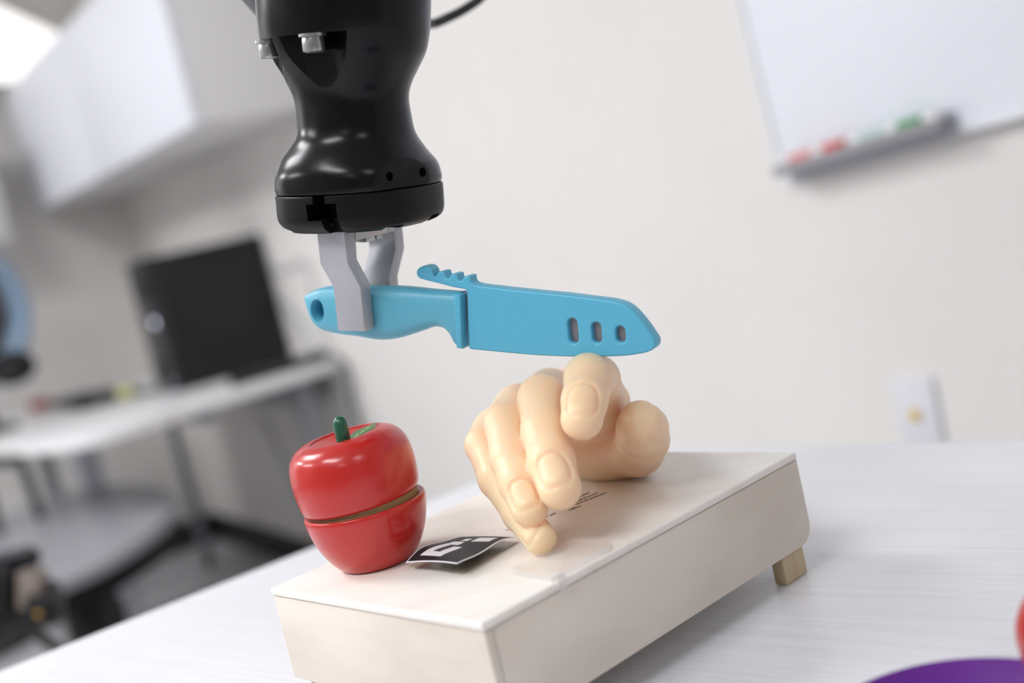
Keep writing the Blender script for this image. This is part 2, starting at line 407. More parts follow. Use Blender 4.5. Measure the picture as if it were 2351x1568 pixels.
# round blue-rimmed fan on the desk
fz = 3.5; FS = 3.5 / 3.0
fc = pz(-90, 735, fz)
FF = Frame(fc, Rt * .55 + Fw * .83 + Up * -.05, Up)
fan = thing('desk_fan', 'round light blue rimmed fan on a black stand, cut by the frame', 'fan', (fc[0], fc[1], DZ))
M_blue = mat('light_blue_plastic', (.30, .42, .57), .4); M_dkg = mat('dark_grey_grille', (.08, .075, .08), .5)
bm = bmesh.new(); prof = []
for k in range(17):
    a = 2 * math.pi * k / 16; prof.append(((.163 + .026 * math.cos(a)) * FS, .045 * math.sin(a)))
lathe(bm, prof, 48, False); bmesh.ops.remove_doubles(bm, verts=bm.verts[:], dist=1e-5)
rel(frombm('rim', bm, M_blue, None, 180, FF.M()), fan)
bm = bmesh.new(); lathe(bm, [(0, -.035), (.165, -.035), (.165, -.030), (0, -.030)], 40, False); rel(frombm('back_grille', bm, M_dkg, None, 40, FF.M()), fan)
bm = bmesh.new(); lathe(bm, [(0, .04), (.03, .035), (.035, -.02), (.035, -.029), (0, -.029)], 32, False); rel(frombm('hub', bm, M_blackm, None, 40, FF.M()), fan)
for k in range(5):
    bm = bmesh.new(); box(bm, .03, .145, -.034, .034, -.004, .0, .001)
    rel(frombm('blade', bm, M_dkg, None, 40, FF.M() @ Matrix.Rotation(2 * math.pi * k / 5, 4, 'Z') @ Matrix.Rotation(R_(25), 4, 'X')), fan)
b0 = pz(35, 850, fz); base = at(40, 900, DZ)
zs = fc[2] - .222; print('fan', (fc - Q0) @ U, (fc - Q0) @ N)
bm = bmesh.new(); lathe(bm, [(0, DZ + .0005), (.075, DZ + .0005), (.075, DZ + .010), (.03, DZ + .018), (.016, DZ + .03), (.016, zs + .02), (0, zs + .02)], 32, False)
rel(frombm('stand', bm, M_black, None, 40, Matrix.Translation((fc[0], fc[1], 0))), fan)
bm = bmesh.new(); bmesh.ops.create_uvsphere(bm, u_segments=24, v_segments=16, radius=.068)
rel(frombm('motor_housing', bm, M_black, None, 180, Matrix.Translation(pz(28, 845, fz + .05)) @ Matrix.Diagonal((1.0, 1.0, .75, 1))), fan)

# ------------------------------------------------------------------ chair at the desk
ch = thing('chair', 'grey plastic seat chair with a black column in front of the desk', 'chair', (-1.17, 2.88, 0))
M_seat = mat('grey_seat_plastic', (.34, .34, .37), .3, noise=.12, scale=9)
SZ = .47
outl = [at(x, y, SZ) for x, y in ((-90, 1240), (0, 1185), (120, 1140), (265, 1112), (370, 1118), (402, 1150), (378, 1190), (306, 1242), (200, 1300), (70, 1352), (-60, 1392), (-160, 1370), (-160, 1300))]
oo = spline(outl + [outl[0]], 6)[:-1]
cxs = np.mean([p[:2] for p in outl], axis=0)
bm = bmesh.new(); rings = []
for sc, dz in ((.93, -.045), (.975, -.038), (1.0, -.018), (.998, -.006), (.985, 0), (.95, .002), (.8, -.004), (.5, -.010), (.2, -.013)):
    rings.append([bm.verts.new((cxs[0] + (p[0] - cxs[0]) * sc, cxs[1] + (p[1] - cxs[1]) * sc, SZ + dz)) for p in oo])
for a, b in zip(rings, rings[1:]):
    for i in range(len(a)): bm.faces.new((a[i], a[(i + 1) % len(a)], b[(i + 1) % len(a)], b[i]))
bm.faces.new(rings[0]); bm.faces.new(rings[-1])
rel(frombm('seat', bm, M_seat, None, 60), ch)
bm = bmesh.new(); rings = []
for sc, dz in ((.84, -.100), (.97, -.085), (.985, -.046)):
    rings.append([bm.verts.new((cxs[0] + (p[0] - cxs[0]) * sc, cxs[1] + (p[1] - cxs[1]) * sc, SZ + dz)) for p in oo])
for a, b in zip(rings, rings[1:]):
    for i in range(len(a)): bm.faces.new((a[i], a[(i + 1) % len(a)], b[(i + 1) % len(a)], b[i]))
bm.faces.new(rings[0]); bm.faces.new(rings[-1])
rel(frombm('seat_underside', bm, M_blackm, None, 60), ch)
bm = bmesh.new(); lathe(bm, [(0, .09), (.072, .09), (.072, .30), (.055, .34), (.075, .375), (0, .375)], 32, False)
cp = at(215, 1400, .30)
rel(frombm('column', bm, M_black, None, 40, Matrix.Translation((cp[0], cp[1], 0))), ch)
for k in range(5):
    a = 2 * math.pi * k / 5 + .4; e = np.array([cp[0] + .27 * math.cos(a), cp[1] + .27 * math.sin(a), .065])
    bm = bmesh.new(); tube(bm, [(cp[0] + .04 * math.cos(a), cp[1] + .04 * math.sin(a), .105), tuple(e)], [.026, .016], 10)
    lg = rel(frombm('leg', bm, M_black, None, 40), ch)
    bm = bmesh.new(); lathe(bm, [(0, -.015), (.026, -.015), (.026, .015), (0, .015)], 18, False)
    c_ = frombm('caster', bm, M_rubber, None, 40, Matrix.Translation((e[0] + .005, e[1], .0265)) @ Matrix.Rotation(a, 4, 'Z') @ Matrix.Rotation(R_(90), 4, 'X'))
    rel(c_, lg)

# second chair: only its armrest frame reaches the picture under the desk edge
M_arm = mat('dark_armrest', (.02, .02, .022), .5)
sc2 = thing('office_chair', 'dark chair with tubular frame tucked under the desk at the left', 'chair', (-1.9, 3.5, 0))
def zz(x, y, d): return pz(x, y, d)
for pts, rr, nm in (([zz(-120, 1075, 3.3), zz(0, 1062, 3.3), (zz(48, 1055, 3.3))], .015, 'armrest'),
                    ([zz(46, 1055, 3.3), zz(64, 1100, 3.35), zz(84, 1160, 3.4), zz(98, 1200, 3.4)], .013, 'arm_tube'),
                    ([zz(-60, 1045, 3.3), zz(-20, 1150, 3.3), zz(5, 1260, 3.3)], .013, 'arm_tube')):
    rel(tubeobj(nm, pts, rr, M_arm, None, 10, 6), sc2)
sb = zz(-140, 1260, 3.9)
bm = bmesh.new(); lathe(bm, [(0, 0.002), (.22, .002), (.22, .02), (.03, .05), (.03, sb[2] - .03), (.20, sb[2] - .02), (.21, sb[2] + .02), (0, sb[2] + .03)], 32, False)
rel(frombm('pedestal', bm, M_arm, None, 40, Matrix.Translation((sb[0], sb[1], 0))), sc2)

# black bracket arm with levers beyond the table edge, lower left
ba = thing('bracket_stand', 'black jointed bracket stand with a beige block, lower left behind the table', 'stand', (-.95, 1.9, 0))
D1 = 1.75
M_beige = mat('beige_block', (.27, .22, .19), .6); M_navy = mat('dark_navy_plastic', (.012, .017, .035), .35)
def bar(nm, pts, rr, m, sp=6): rel(tubeobj(nm, [pz(x, y, d) for x, y, d in pts], rr, m, None, 12, sp), ba)
bar('upper_arm', [(-200, 1345, D1), (0, 1302, D1), (72, 1283, D1)], .021, M_navy, 0)
bar('upper_rod', [(-200, 1330, D1 - .04), (0, 1286, D1 - .04), (75, 1268, D1 - .04)], .006, M_black, 0)
bar('lower_arm', [(-200, 1475, D1), (0, 1420, D1), (80, 1380, D1), (130, 1368, D1)], [.026] * 4, M_black, 0)
bm = bmesh.new(); bmesh.ops.create_uvsphere(bm, u_segments=20, v_segments=12, radius=.013)
rel(frombm('joint', bm, M_black, None, 180, Matrix.Translation(pz(73, 1278, D1 - .03))), ba)
p = pz(75, 1352, D1 - .02); BF = Frame(p, Rt, Up)
rel(boxobj('beige_block', -.016, .016, -.025, .028, -.02, .02, M_beige, bev=.003, M=BF.M()), ba)
rel(boxobj('clamp_body', -.10, -.022, -.03, .035, -.03, .03, M_black, bev=.005, M=BF.M()), ba)
p = pz(100, 1398, D1 - .03); rel(boxobj('coupling', -.02, .026, -.02, .022, -.02, .02, M_black, bev=.005, M=Frame(p, Rt, Up).M()), ba)
bm = bmesh.new(); bmesh.ops.create_uvsphere(bm, u_segments=12, v_segments=8, radius=.0045)
rel(frombm('brass_screw', bm, mat('brass', (.55, .33, .08), .35, metal=.8), None, 180, Matrix.Translation(pz(88, 1410, D1 - .06))), ba)
bar('cable', [(40, 1424, D1), (70, 1440, D1), (110, 1475, D1), (150, 1500, D1 + .05), (170, 1560, D1 + .05)], .008, M_rubber)
bs = pz(-90, 1480, D1)
bm = bmesh.new(); lathe(bm, [(0, 0), (.16, 0), (.16, .02), (.03, .03), (.03, bs[2]), (0, bs[2])], 24, False)
rel(frombm('post', bm, M_black, None, 40, Matrix.Translation((bs[0], bs[1], 0))), ba)

# ------------------------------------------------------------------ white table in front
TZ = .802
def table_mat():
    m = bpy.data.materials.new('white_streaked_laminate'); m.use_nodes = True; nt = m.node_tree; b = nt.nodes['Principled BSDF']
    tc = nt.nodes.new('ShaderNodeTexCoord'); mp = nt.nodes.new('ShaderNodeMapping'); nt.links.new(tc.outputs['Object'], mp.inputs[0])
    d = at(2351, 1009, TZ) - at(1831, 1021, TZ); ang = math.atan2(d[1], d[0]) + R_(4)
    mp.inputs['Rotation'].default_value = (0, 0, -ang)
    s2 = nt.nodes.new('ShaderNodeMapping'); s2.inputs['Scale'].default_value = (5, 330, 1); nt.links.new(mp.outputs[0], s2.inputs[0])
    n1 = nt.nodes.new('ShaderNodeTexNoise'); n1.inputs['Scale'].default_value = 1; n1.inputs['Detail'].default_value = 6; n1.inputs['Roughness'].default_value = .7
    nt.links.new(s2.outputs[0], n1.inputs['Vector'])
    rp = nt.nodes.new('ShaderNodeValToRGB'); rp.color_ramp.elements[0].position = .30; rp.color_ramp.elements[0].color = (.74, .73, .76, 1)
    rp.color_ramp.elements[1].position = .56; rp.color_ramp.elements[1].color = (.81, .81, .845, 1)
    nt.links.new(n1.outputs['Fac'], rp.inputs[0]); nt.links.new(rp.outputs[0], b.inputs['Base Color'])
    b.inputs['Roughness'].default_value = .38
    bp = nt.nodes.new('ShaderNodeBump'); bp.inputs['Strength'].default_value = .12; bp.inputs['Distance'].default_value = .001
    nt.links.new(n1.outputs['Fac'], bp.inputs['Height']); nt.links.new(bp.outputs[0], b.inputs['Normal'])
    return m
M_table = table_mat()
tb = thing('table', 'white streaked laminate table carrying the wooden box', 'table', (-.05, .3, 0))
a0, a1 = at(0, 1540, TZ)[:2], at(1097, 1106, TZ)[:2]; e0, e1 = at(1831, 1021, TZ)[:2], at(2351, 1009, TZ)[:2]
da = (a1 - a0) / np.linalg.norm(a1 - a0); de = (e1 - e0) / np.linalg.norm(e1 - e0)
tt = np.linalg.solve(np.array([da, -de]).T, e0 - a0); K = a0 + da * tt[0]
KA = K - da * .95; KE = K + de * 1.3; KX = KA + de * 1.25
bm = bmesh.new(); prism(bm, rounded([(*KA, .02), (*K, .03), (*KE, .02), (*KX, .02)]), TZ - .027, TZ, .0015)
rel(frombm('tabletop', bm, M_table, None, 40), tb)
cen = (KA + K + KE + KX) / 4
for P in (KA, K, KE, KX):
    p = cen + (P - cen) * .86
    rel(boxobj('leg', p[0] - .02, p[0] + .02, p[1] - .02, p[1] + .02, 0, TZ - .0275, M_lav, bev=.003), tb)

# ------------------------------------------------------------------ wooden box
BZ = .87; BH = .050
pA, pB, pC = at(630, 1345, BZ), at(1105, 1432, BZ), at(1828, 1037, BZ)
ex = (pC - pB) / np.linalg.norm(pC - pB)
eyv = (pA - pB); eyv = eyv - ex * (eyv @ ex); LY = np.linalg.norm(eyv); LX = np.linalg.norm(pC - pB)
BX = Frame(pB, ex, eyv)      # origin: near top corner; x along long edge, y across, z up?
up = 1 if BX.Z[2] > 0 else -1
def wood_mat(name, c, c2, rough=.55, sc=(3, 60, 40)):
    return mat(name, c, rough, col2=c2, scale=1.0, stretch=sc, bump=.05, bscale=6, detail=5)
M_woodtop = wood_mat('pale_plywood_top', (.87, .83, .78), (.83, .775, .71), .38, (8, 90, 90))
M_wood = wood_mat('pale_plywood_side', (.75, .685, .61), (.65, .575, .50), .6, (9, 9, 30))
M_foot = wood_mat('pine_foot', (.60, .48, .31), (.50, .38, .22), .6, (120, 120, 8))
wbx = thing('wooden_box', 'pale plywood box on small feet carrying the toy apple and the rubber hand', 'box', tuple(BX.w(LX / 2, LY / 2, -.068 * up)))
TT = .0042
def bxf(name, x0, x1, y0, y1, z0, z1, m, bev=.0006, par=wbx, seg=2):
    z0, z1 = sorted((z0 * up, z1 * up)); return rel(boxobj(name, x0, x1, y0, y1, z0, z1, m, bev=bev, M=BX.M(), seg=seg), par)
bxf('top_panel', 0, LX, 0, LY, -TT, 0, M_woodtop, .0013, seg=3)
# long side panels with rounded lower far corner
def side_panel(y0, y1):
    r = .011; pts = [(.0058, -TT - .0002), (.0058, -BH), (LX - r, -BH)] + [(LX - r + r * math.sin(a) , -BH + r - r * math.cos(a)) for a in np.linspace(.1, math.pi / 2, 8)] + [(LX, -TT - .0002)]
    bm = bmesh.new(); prism(bm, pts, y0, y1, .0006)
    # x, z, y -> frame
    M = Matrix(((1, 0, 0, 0), (0, 0, 1, 0), (0, up, 0, 0), (0, 0, 0, 1)))
    return rel(frombm('side_panel', bm, M_wood, None, 40, BX.M() @ M), wbx)
side_panel(.0006, .0056); side_panel(LY - .0056, LY - .0006)
bxf('end_panel', .0006, .0056, .0006, LY - .0006, -BH, -TT - .0002, M_wood)
bxf('end_panel', LX - .0056, LX - .0006, .0058, LY - .0058, -BH, -TT - .0002, M_wood)
for (x0, y0) in ((LX - .024, .0008), (LX - .024, LY - .014), (.006, .0062), (.006, LY - .019)):
    bxf('foot', x0, x0 + .020, y0 + .0050, y0 + .0128, -(BZ - TZ) + .0002, -.006 - TT, M_foot, .0008)

# faint printed text, too small to read, as flat print on the panel
M_ink = mat('black_ink', (.03, .022, .02), .6)
def ink_line(x0, y0, x1, y1, hgt=.0020):
    a = BX.uv(x0, y0); b = BX.uv(x1, y1); a = np.array(a); b = np.array(b); L = np.linalg.norm(b - a); d = (b - a) / L; nn_ = np.array([-d[1], d[0]])
    s = 0
    while s < L:
        wl = min(random.uniform(.0012, .0032), L - s)
        if wl < .0004: break
        h_ = hgt * random.uniform(.8, 1.2); off = random.uniform(-.2, .2) * hgt
        q_ = [a + d * s + nn_ * (off - h_ / 2), a + d * (s + wl) + nn_ * (off - h_ / 2 * random.uniform(.6, 1)), a + d * (s + wl) + nn_ * (off + h_ / 2), a + d * s + nn_ * (off + h_ / 2 * random.uniform(.6, 1))]
        inkbm.faces.new([inkbm.verts.new((p_[0], p_[1], .00008 * up)) for p_ in q_])
        s += wl + random.uniform(.0000, .0006)
inkbm = bmesh.new()
for ln in ((1306, 1172, 1333, 1161), (1322, 1158, 1392, 1131), (1318, 1153, 1373, 1131), (1326, 1142, 1353, 1131), (1262, 1184, 1276, 1178), (1240, 1192, 1258, 1185)): ink_line(*ln)
ink_line(1160, 1216, 1171, 1217, .0006)
pt_ = rel(frombm('printed_text', inkbm, M_ink, None, 40, BX.M()), wbx)

# ------------------------------------------------------------------ adhesive film under the paper marker
def film_mat(name, tint, alpha, rough=.12):
    m = bpy.data.materials.new(name); m.use_nodes = True; nt = m.node_tree; nt.nodes.remove(nt.nodes['Principled BSDF']); out = nt.nodes['Material Output']
    tr_ = nt.nodes.new('ShaderNodeBsdfTransparent'); tr_.inputs[0].default_value = (.97, .97, .97, 1)
    df = nt.nodes.new('ShaderNodeBsdfDiffuse'); df.inputs[0].default_value = (*tint, 1)
    gl = nt.nodes.new('ShaderNodeBsdfGlossy'); gl.inputs['Roughness'].default_value = rough; gl.inputs[0].default_value = (1, 1, 1, 1)
    m1 = nt.nodes.new('ShaderNodeMixShader'); m1.inputs[0].default_value = alpha; nt.links.new(tr_.outputs[0], m1.inputs[1]); nt.links.new(df.outputs[0], m1.inputs[2])
    fr_ = nt.nodes.new('ShaderNodeFresnel'); fr_.inputs[0].default_value = 1.45
    m2 = nt.nodes.new('ShaderNodeMixShader'); ge = nt.nodes.new('ShaderNodeNewGeometry'); mm = nt.nodes.new('ShaderNodeMath'); mm.operation = 'SUBTRACT'; mm.use_clamp = True; nt.links.new(fr_.outputs[0], mm.inputs[0]); nt.links.new(ge.outputs['Backfacing'], mm.inputs[1]); nt.links.new(mm.outputs[0], m2.inputs[0]); nt.links.new(m1.outputs[0], m2.inputs[1]); nt.links.new(gl.outputs[0], m2.inputs[2])
    nt.links.new(m2.outputs[0], out.inputs[0]); return m
M_film = film_mat('yellowish_film', (.66, .60, .45), .22, .25)
fl = [BX.uv(x, y) for x, y in ((938, 1302), (1062, 1321), (1185, 1248), (1085, 1232))]
bm = bmesh.new(); prism(bm, fl, .00005 * up, .0006 * up)
tag(frombm('adhesive_film', bm, M_film, None, 30, BX.M()), 'yellowish clear adhesive sheet stuck on the box under the curled marker', 'film')
M_acr = film_mat('clear_acrylic', (.97, .93, .90), .22, .05)
ac = thing('acrylic_plate', 'small clear acrylic plate lying at the edge of the wooden box', 'plate', tuple(BX.w(.05, .02, 0)))
pa = [BX.uv(x, y) for x, y in ((1172, 1318), (1268, 1338), (1400, 1268), (1404, 1256), (1396, 1249), (1312, 1247))]
bm = bmesh.new(); prism(bm, pa, .0001 * up, .0026 * up, .0003, 1)
rel(frombm('plate', bm, M_acr, None, 30, BX.M()), ac)
tb_ = BX.uv(1287, 1333)
bm = bmesh.new(); box(bm, tb_[0] - .0022, tb_[0] + .0022, -.0012, .006, min(.0027 * up, .0037 * up), max(.0027 * up, .0037 * up), .0003); box(bm, tb_[0] - .0022, tb_[0] + .0022, -.0013, -.0003, min(-.0045 * up, .0036 * up), max(-.0045 * up, .0036 * up), .0002)
rel(frombm('tab', bm, M_acr, None, 30, BX.M()), ac)

# ------------------------------------------------------------------ curled paper fiducial marker
def paper():
    # corners: left, bottom, right, top-left of the sheet, heights above the box
    c00 = at(930, 1288, BZ + .006); c10 = at(1050, 1297, BZ + .0075); c11 = at(1183, 1234, BZ + .0035); c01 = at(1056, 1233, BZ + .003)
    nseg = 48; bm = bmesh.new(); vs = {}
    for i in range(nseg + 1):
        for j in range(nseg + 1):
            s, t_ = i / nseg, j / nseg     # s from left to bottom, t from front to back
            p = (c00 * (1 - s) + c10 * s) * (1 - t_) + (c01 * (1 - s) + c11 * s) * t_
            p = p + np.array([0, 0, .0006 * math.sin(math.pi * (s * .9)) * (1 - t_) ** 1.2 + .0030 * math.sin(math.pi * t_ * 1.15 - .3) * (.5 + .5 * (1 - s)) + .0010 * math.sin(7 * t_ + 2 * s)])
            vs[i, j] = bm.verts.new(p)
    # 8x8 cells with a white rim; white cells of the printed square code
    white = set()
    cells = [(1, 1), (2, 1), (1, 2), (1, 3), (2, 3), (3, 1), (3, 2), (1, 5), (2, 4), (2, 6), (3, 6), (4, 6), (4, 5), (5, 6), (3, 3)]
    pat = ["00000000", "01111000", "01001010", "01111000", "00000100", "01100110", "00000110", "00000000"]
    for i in range(nseg):
        for j in range(nseg):
            s, t_ = (i + .5) / nseg, (j + .5) / nseg
            f_ = bm.faces.new((vs[i, j], vs[i + 1, j], vs[i + 1, j + 1], vs[i, j + 1]))
            rim = .028
            if s < rim or s > 1 - rim or t_ < rim or t_ > 1 - rim: f_.material_index = 0; continue
            a = (s - rim) / (1 - 2 * rim); b = (t_ - rim) / (1 - 2 * rim)
            wht = False
            # bracket near the left corner
            if .10 < b < .50 and .14 < a < .56 and not (.23 < b < .50 and .29 < a < .42): wht = True
            if .50 < b < .60 and .14 < a < .29: wht = True
            if .56 < b < .86 and .28 < a < .42 and not (.69 < b < .74): wht = True
            if .62 < b < .72 and .16 < a < .34: wht = True
            if .72 < b < .90 and .50 < a < .86: wht = True
            f_.material_index = 0 if wht else 1
    M1 = mat('white_paper', (.86, .85, .88), .5); M2 = mat('printed_black', (.020, .020, .024), .5, spec=.25, noise=.3, scale=300)
    o = frombm('paper_marker', bm, [M1, M2], None, 180)
    md = o.modifiers.new('t', 'SOLIDIFY'); md.thickness = .00022; md.offset = -1; md.material_offset_rim = -1
    tag(o, 'curled paper tag printed with a black and white square code, beside the toy apple', 'paper tag')
paper()

# ------------------------------------------------------------------ wooden toy apple
def toy_apple():
    O = at(862, 1308, BZ)   # centre of the base is found from the base outline
    base_c = at(857, 1293, BZ)
    v = base_c - CAM; v[2] = 0; v /= np.linalg.norm(v); e1_ = np.cross(v, [0, 0, 1.])
    A = Frame(base_c, e1_, np.array([0, 0, 1.]))
    ap = thing('toy_apple', 'red wooden toy apple cut in two halves on the box corner', 'toy apple', tuple(base_c))
    def prof(pl, pr, ends):
        L = sorted([(A.uv(*p)[1], A.uv(*p)[0]) for p in pl]); Rr = sorted([(A.uv(*p)[1], A.uv(*p)[0]) for p in pr])
        zs_ = np.linspace(max(L[0][0], Rr[0][0]), min(L[-1][0], Rr[-1][0]), 24)
        out = []
        for z in zs_:
            xl = np.interp(z, [a[0] for a in L], [a[1] for a in L]); xr = np.interp(z, [a[0] for a in Rr], [a[1] for a in Rr])
            out.append((z, (xr - xl) / 2, (xl + xr) / 2))
        return out
    return A, ap, prof
A, ap, prof = toy_apple()
M_redp = mat('red_lacquered_wood', (.50, .016, .012), .28, col2=(.42, .011, .009), scale=5, bump=.10, bscale=90, coat=.25)
M_velcro = mat('raw_wood_and_felt', (.30, .22, .10), .7)
M_stem = mat('dark_green_lacquer', (.008, .09, .045), .3, coat=.3)
M_leaf = mat('green_paint_leaf', (.09, .16, .07), .4); M_leafl = mat('light_green_paint', (.22, .36, .12), .4)
lowL = [(696, 1191), (702, 1220), (721, 1258), (747, 1290), (772, 1310)]
lowR = [(975, 1120), (976, 1150), (975, 1181), (968, 1226), (954, 1258), (934, 1283)]
def radius_at(pts, cx_):
    out = sorted([(A.uv(*p)[1], abs(A.uv(*p)[0] - cx_)) for p in pts]); return out
uL, uR = A.uv(696, 1191), A.uv(974, 1119)
cx0 = (uL[0] + uR[0]) / 2; R1 = (uR[0] - uL[0]) / 2; ztop = (uL[1] + uR[1]) / 2
print('apple', cx0, R1, ztop)
# lower half
def rz(frac_r, frac_z): return (R1 * frac_r, ztop * frac_z)
lowp = [(0, .0)] + [rz(*p) for p in ((.50, 0), (.56, .012), (.62, .05), (.74, .19), (.84, .36), (.915, .54), (.965, .72), (.995, .88), (1.0, .945), (.992, .985), (.97, 1.0))] + [rz(.90, .985), rz(.86, .965), (0, ztop * .965)]
def smoothprof(pr, i0, i1, n=5):
    mid = spline([np.array(p) for p in pr[i0:i1]], n); return pr[:i0] + [tuple(p) for p in mid] + pr[i1:]
bm = bmesh.new(); lathe(bm, smoothprof(lowp, 2, 12), 96, False)
LA = Frame(A.w(cx0, 0), A.X, -A.Z if (-A.Z) @ np.array([1, 0, 0]) else A.Z)
MA = Matrix.Translation(tuple(A.w(cx0, 0, 0)))
rel(frombm('lower_half', bm, M_redp, None, 35, MA), ap)
bm = bmesh.new(); lathe(bm, [(0, ztop * .966), (R1 * .885, ztop * .966), (R1 * .885, ztop + .0030), (0, ztop + .0035)], 64, False)
rel(frombm('inner_disc', bm, M_velcro, None, 40, MA), ap)
# upper half, shifted and slightly tilted
tL, tR = A.uv(671, 1112), A.uv(959, 1062); bL_, bR_ = A.uv(694, 1183), A.uv(965, 1109)
R2 = (tR[0] - tL[0]) / 2; cx1 = (tL[0] + tR[0]) / 2
zb = (bL_[1] + bR_[1]) / 2; cxb = (bL_[0] + bR_[0]) / 2
top_ = A.uv(786, 1000); H2 = top_[1] - zb
print('upper', R2, cx1, zb, cxb, H2, top_)
lean = math.atan2(top_[0] - cxb, H2)
upp = [(0, .04), (.80, .04), (.88, .0), (.925, .008), (.955, .05), (.975, .13), (.995, .30), (1.0, .44), (.992, .58), (.965, .72), (.905, .845), (.80, .94), (.68, .99), (.60, 1.005), (.54, 1.0), (.535, .982), (.40, .955), (.16, .90), (0, .885)]
upp = [(r_ * R2, z_ * H2) for r_, z_ in upp]
bm = bmesh.new(); lathe(bm, smoothprof(upp, 3, 14), 96, False)
MU = Matrix.Translation(tuple(A.w(cxb, zb))) @ Matrix(((A.X[0], -A.Z[0], 0, 0), (A.X[1], -A.Z[1], 0, 0), (0, 0, 1, 0), (0, 0, 0, 1)))
MU = MU @ Matrix.Rotation(lean * .8, 4, 'Y')
uh = rel(frombm('upper_half', bm, M_redp, None, 35, MU), ap)
# stem
bm = bmesh.new(); rs = .0037
pts = [np.array([-.0012, -.006, H2 * .895]), np.array([-.0014, -.006, H2 + .004]), np.array([-.0024, -.006, H2 + .0105])]
lathe(bm, [(0, 0), (rs, 0), (rs * 1.0, .005), (rs * 1.03, .0095), (rs * .92, .0118), (rs * .62, .0134), (0, .0140)], 32, False)
rel(frombm('stem', bm, M_stem, None, 60, MU @ Matrix.Translation((-.0005, -.0095, H2 * .935)) @ Matrix.Rotation(R_(5), 4, 'Y')), ap)
# painted leaf on the dished top
def leafpatch(name, half, L, m, x0, y0, ang, lift):
    bm = bmesh.new(); n_ = 14; rows = []
    for i in range(n_ + 1):
        s = i / n_; ww = half * math.sin(math.pi * min(1, max(0, s))) ** .8 + .0002; row = []
        for k in (-1, -.5, 0, .5, 1):
            x = x0 + math.cos(ang) * s * L - math.sin(ang) * ww * k; y = y0 + math.sin(ang) * s * L + math.cos(ang) * ww * k
            rr = math.hypot(x, y) / R2; z = np.interp(rr, [0, .16, .40, .535, .56], [.885, .90, .955, .982, 1.0]) * H2
            row.append(bm.verts.new((x, y, z + lift)))
        rows.append(row)
    for a, b in zip(rows, rows[1:]):
        for k in range(4): bm.faces.new((a[k], a[k + 1], b[k + 1], b[k]))
    return frombm(name, bm, m, None, 180, MU)
lf = rel(leafpatch('leaf', .0085, .0185, M_leaf, .0015, -.001, R_(22), .00035), ap)
v0 = leafpatch('vein', .0006, .0150, M_leafl, .0025, -.0006, R_(22), .0006); rel(v0, lf)
for s in (.25, .45, .65):
    for sg in (-1, 1):
        bx_ = .0015 + math.cos(R_(22)) * .0175 * s; by_ = -.001 + math.sin(R_(22)) * .0175 * s
        rel(leafpatch('vein', .00045, .0055, M_leafl, bx_, by_, R_(22) + sg * .75, .0006), lf)

# ------------------------------------------------------------------ signed-distance surface tools
def surface_nets(F, org, h):
    nx, ny, nz = F.shape; S = F < 0
    cnt = np.zeros((nx - 1, ny - 1, nz - 1), np.float32); acc = np.zeros((nx - 1, ny - 1, nz - 1, 3), np.float32)
    cor = [(a, b, c) for a in (0, 1) for b in (0, 1) for c in (0, 1)]
    for i, p in enumerate(cor):
        for q_ in cor[i + 1:]:
            if sum(abs(p[k] - q_[k]) for k in range(3)) != 1: continue
            fa = F[p[0]:nx - 1 + p[0], p[1]:ny - 1 + p[1], p[2]:nz - 1 + p[2]]; fb = F[q_[0]:nx - 1 + q_[0], q_[1]:ny - 1 + q_[1], q_[2]:nz - 1 + q_[2]]
            cr = (fa < 0) != (fb < 0)
            t_ = np.where(cr, fa / np.where(cr, fa - fb, 1), 0)
            cnt += cr
            for k in range(3): acc[..., k] += np.where(cr, p[k] + t_ * (q_[k] - p[k]), 0)
    act = cnt > 0
    idx = -np.ones(cnt.shape, np.int64); ii = np.argwhere(act); idx[act] = np.arange(len(ii))
    V = (ii + acc[act] / cnt[act][:, None]) * h + org
    quads = []
    for ax in range(3):
        o1, o2 = [(1, 2), (2, 0), (0, 1)][ax]
        sl0 = [slice(1, -1)] * 3; sl0[ax] = slice(0, -1); sl1 = [slice(1, -1)] * 3; sl1[ax] = slice(1, None)
        a = S[tuple(sl0)]; b = S[tuple(sl1)]; cr = np.argwhere(a != b)
        inside = a[tuple(cr.T)]
        base_ = cr.copy(); 
        for k in range(3):
            if k != ax: base_[:, k] += 1
        def cell(d1, d2):
            c_ = base_.copy(); c_[:, o1] -= d1; c_[:, o2] -= d2; return idx[tuple(c_.T)]
        q4 = np.stack([cell(1, 1), cell(0, 1), cell(0, 0), cell(1, 0)], 1)
        q4[~inside] = q4[~inside][:, ::-1]
        quads.append(q4)
    return V, np.concatenate(quads)
def smin(a, b, k):
    h = np.clip(.5 + .5 * (b - a) / k, 0, 1); return b * (1 - h) + a * h - k * h * (1 - h)
def capsule(P, a, b, ra, rb_):
    ab = b - a; t_ = np.clip(((P - a) @ ab) / (ab @ ab), 0, 1)
    d = np.linalg.norm(P - a - t_[..., None] * ab, axis=-1); return d - (ra + (rb_ - ra) * t_)

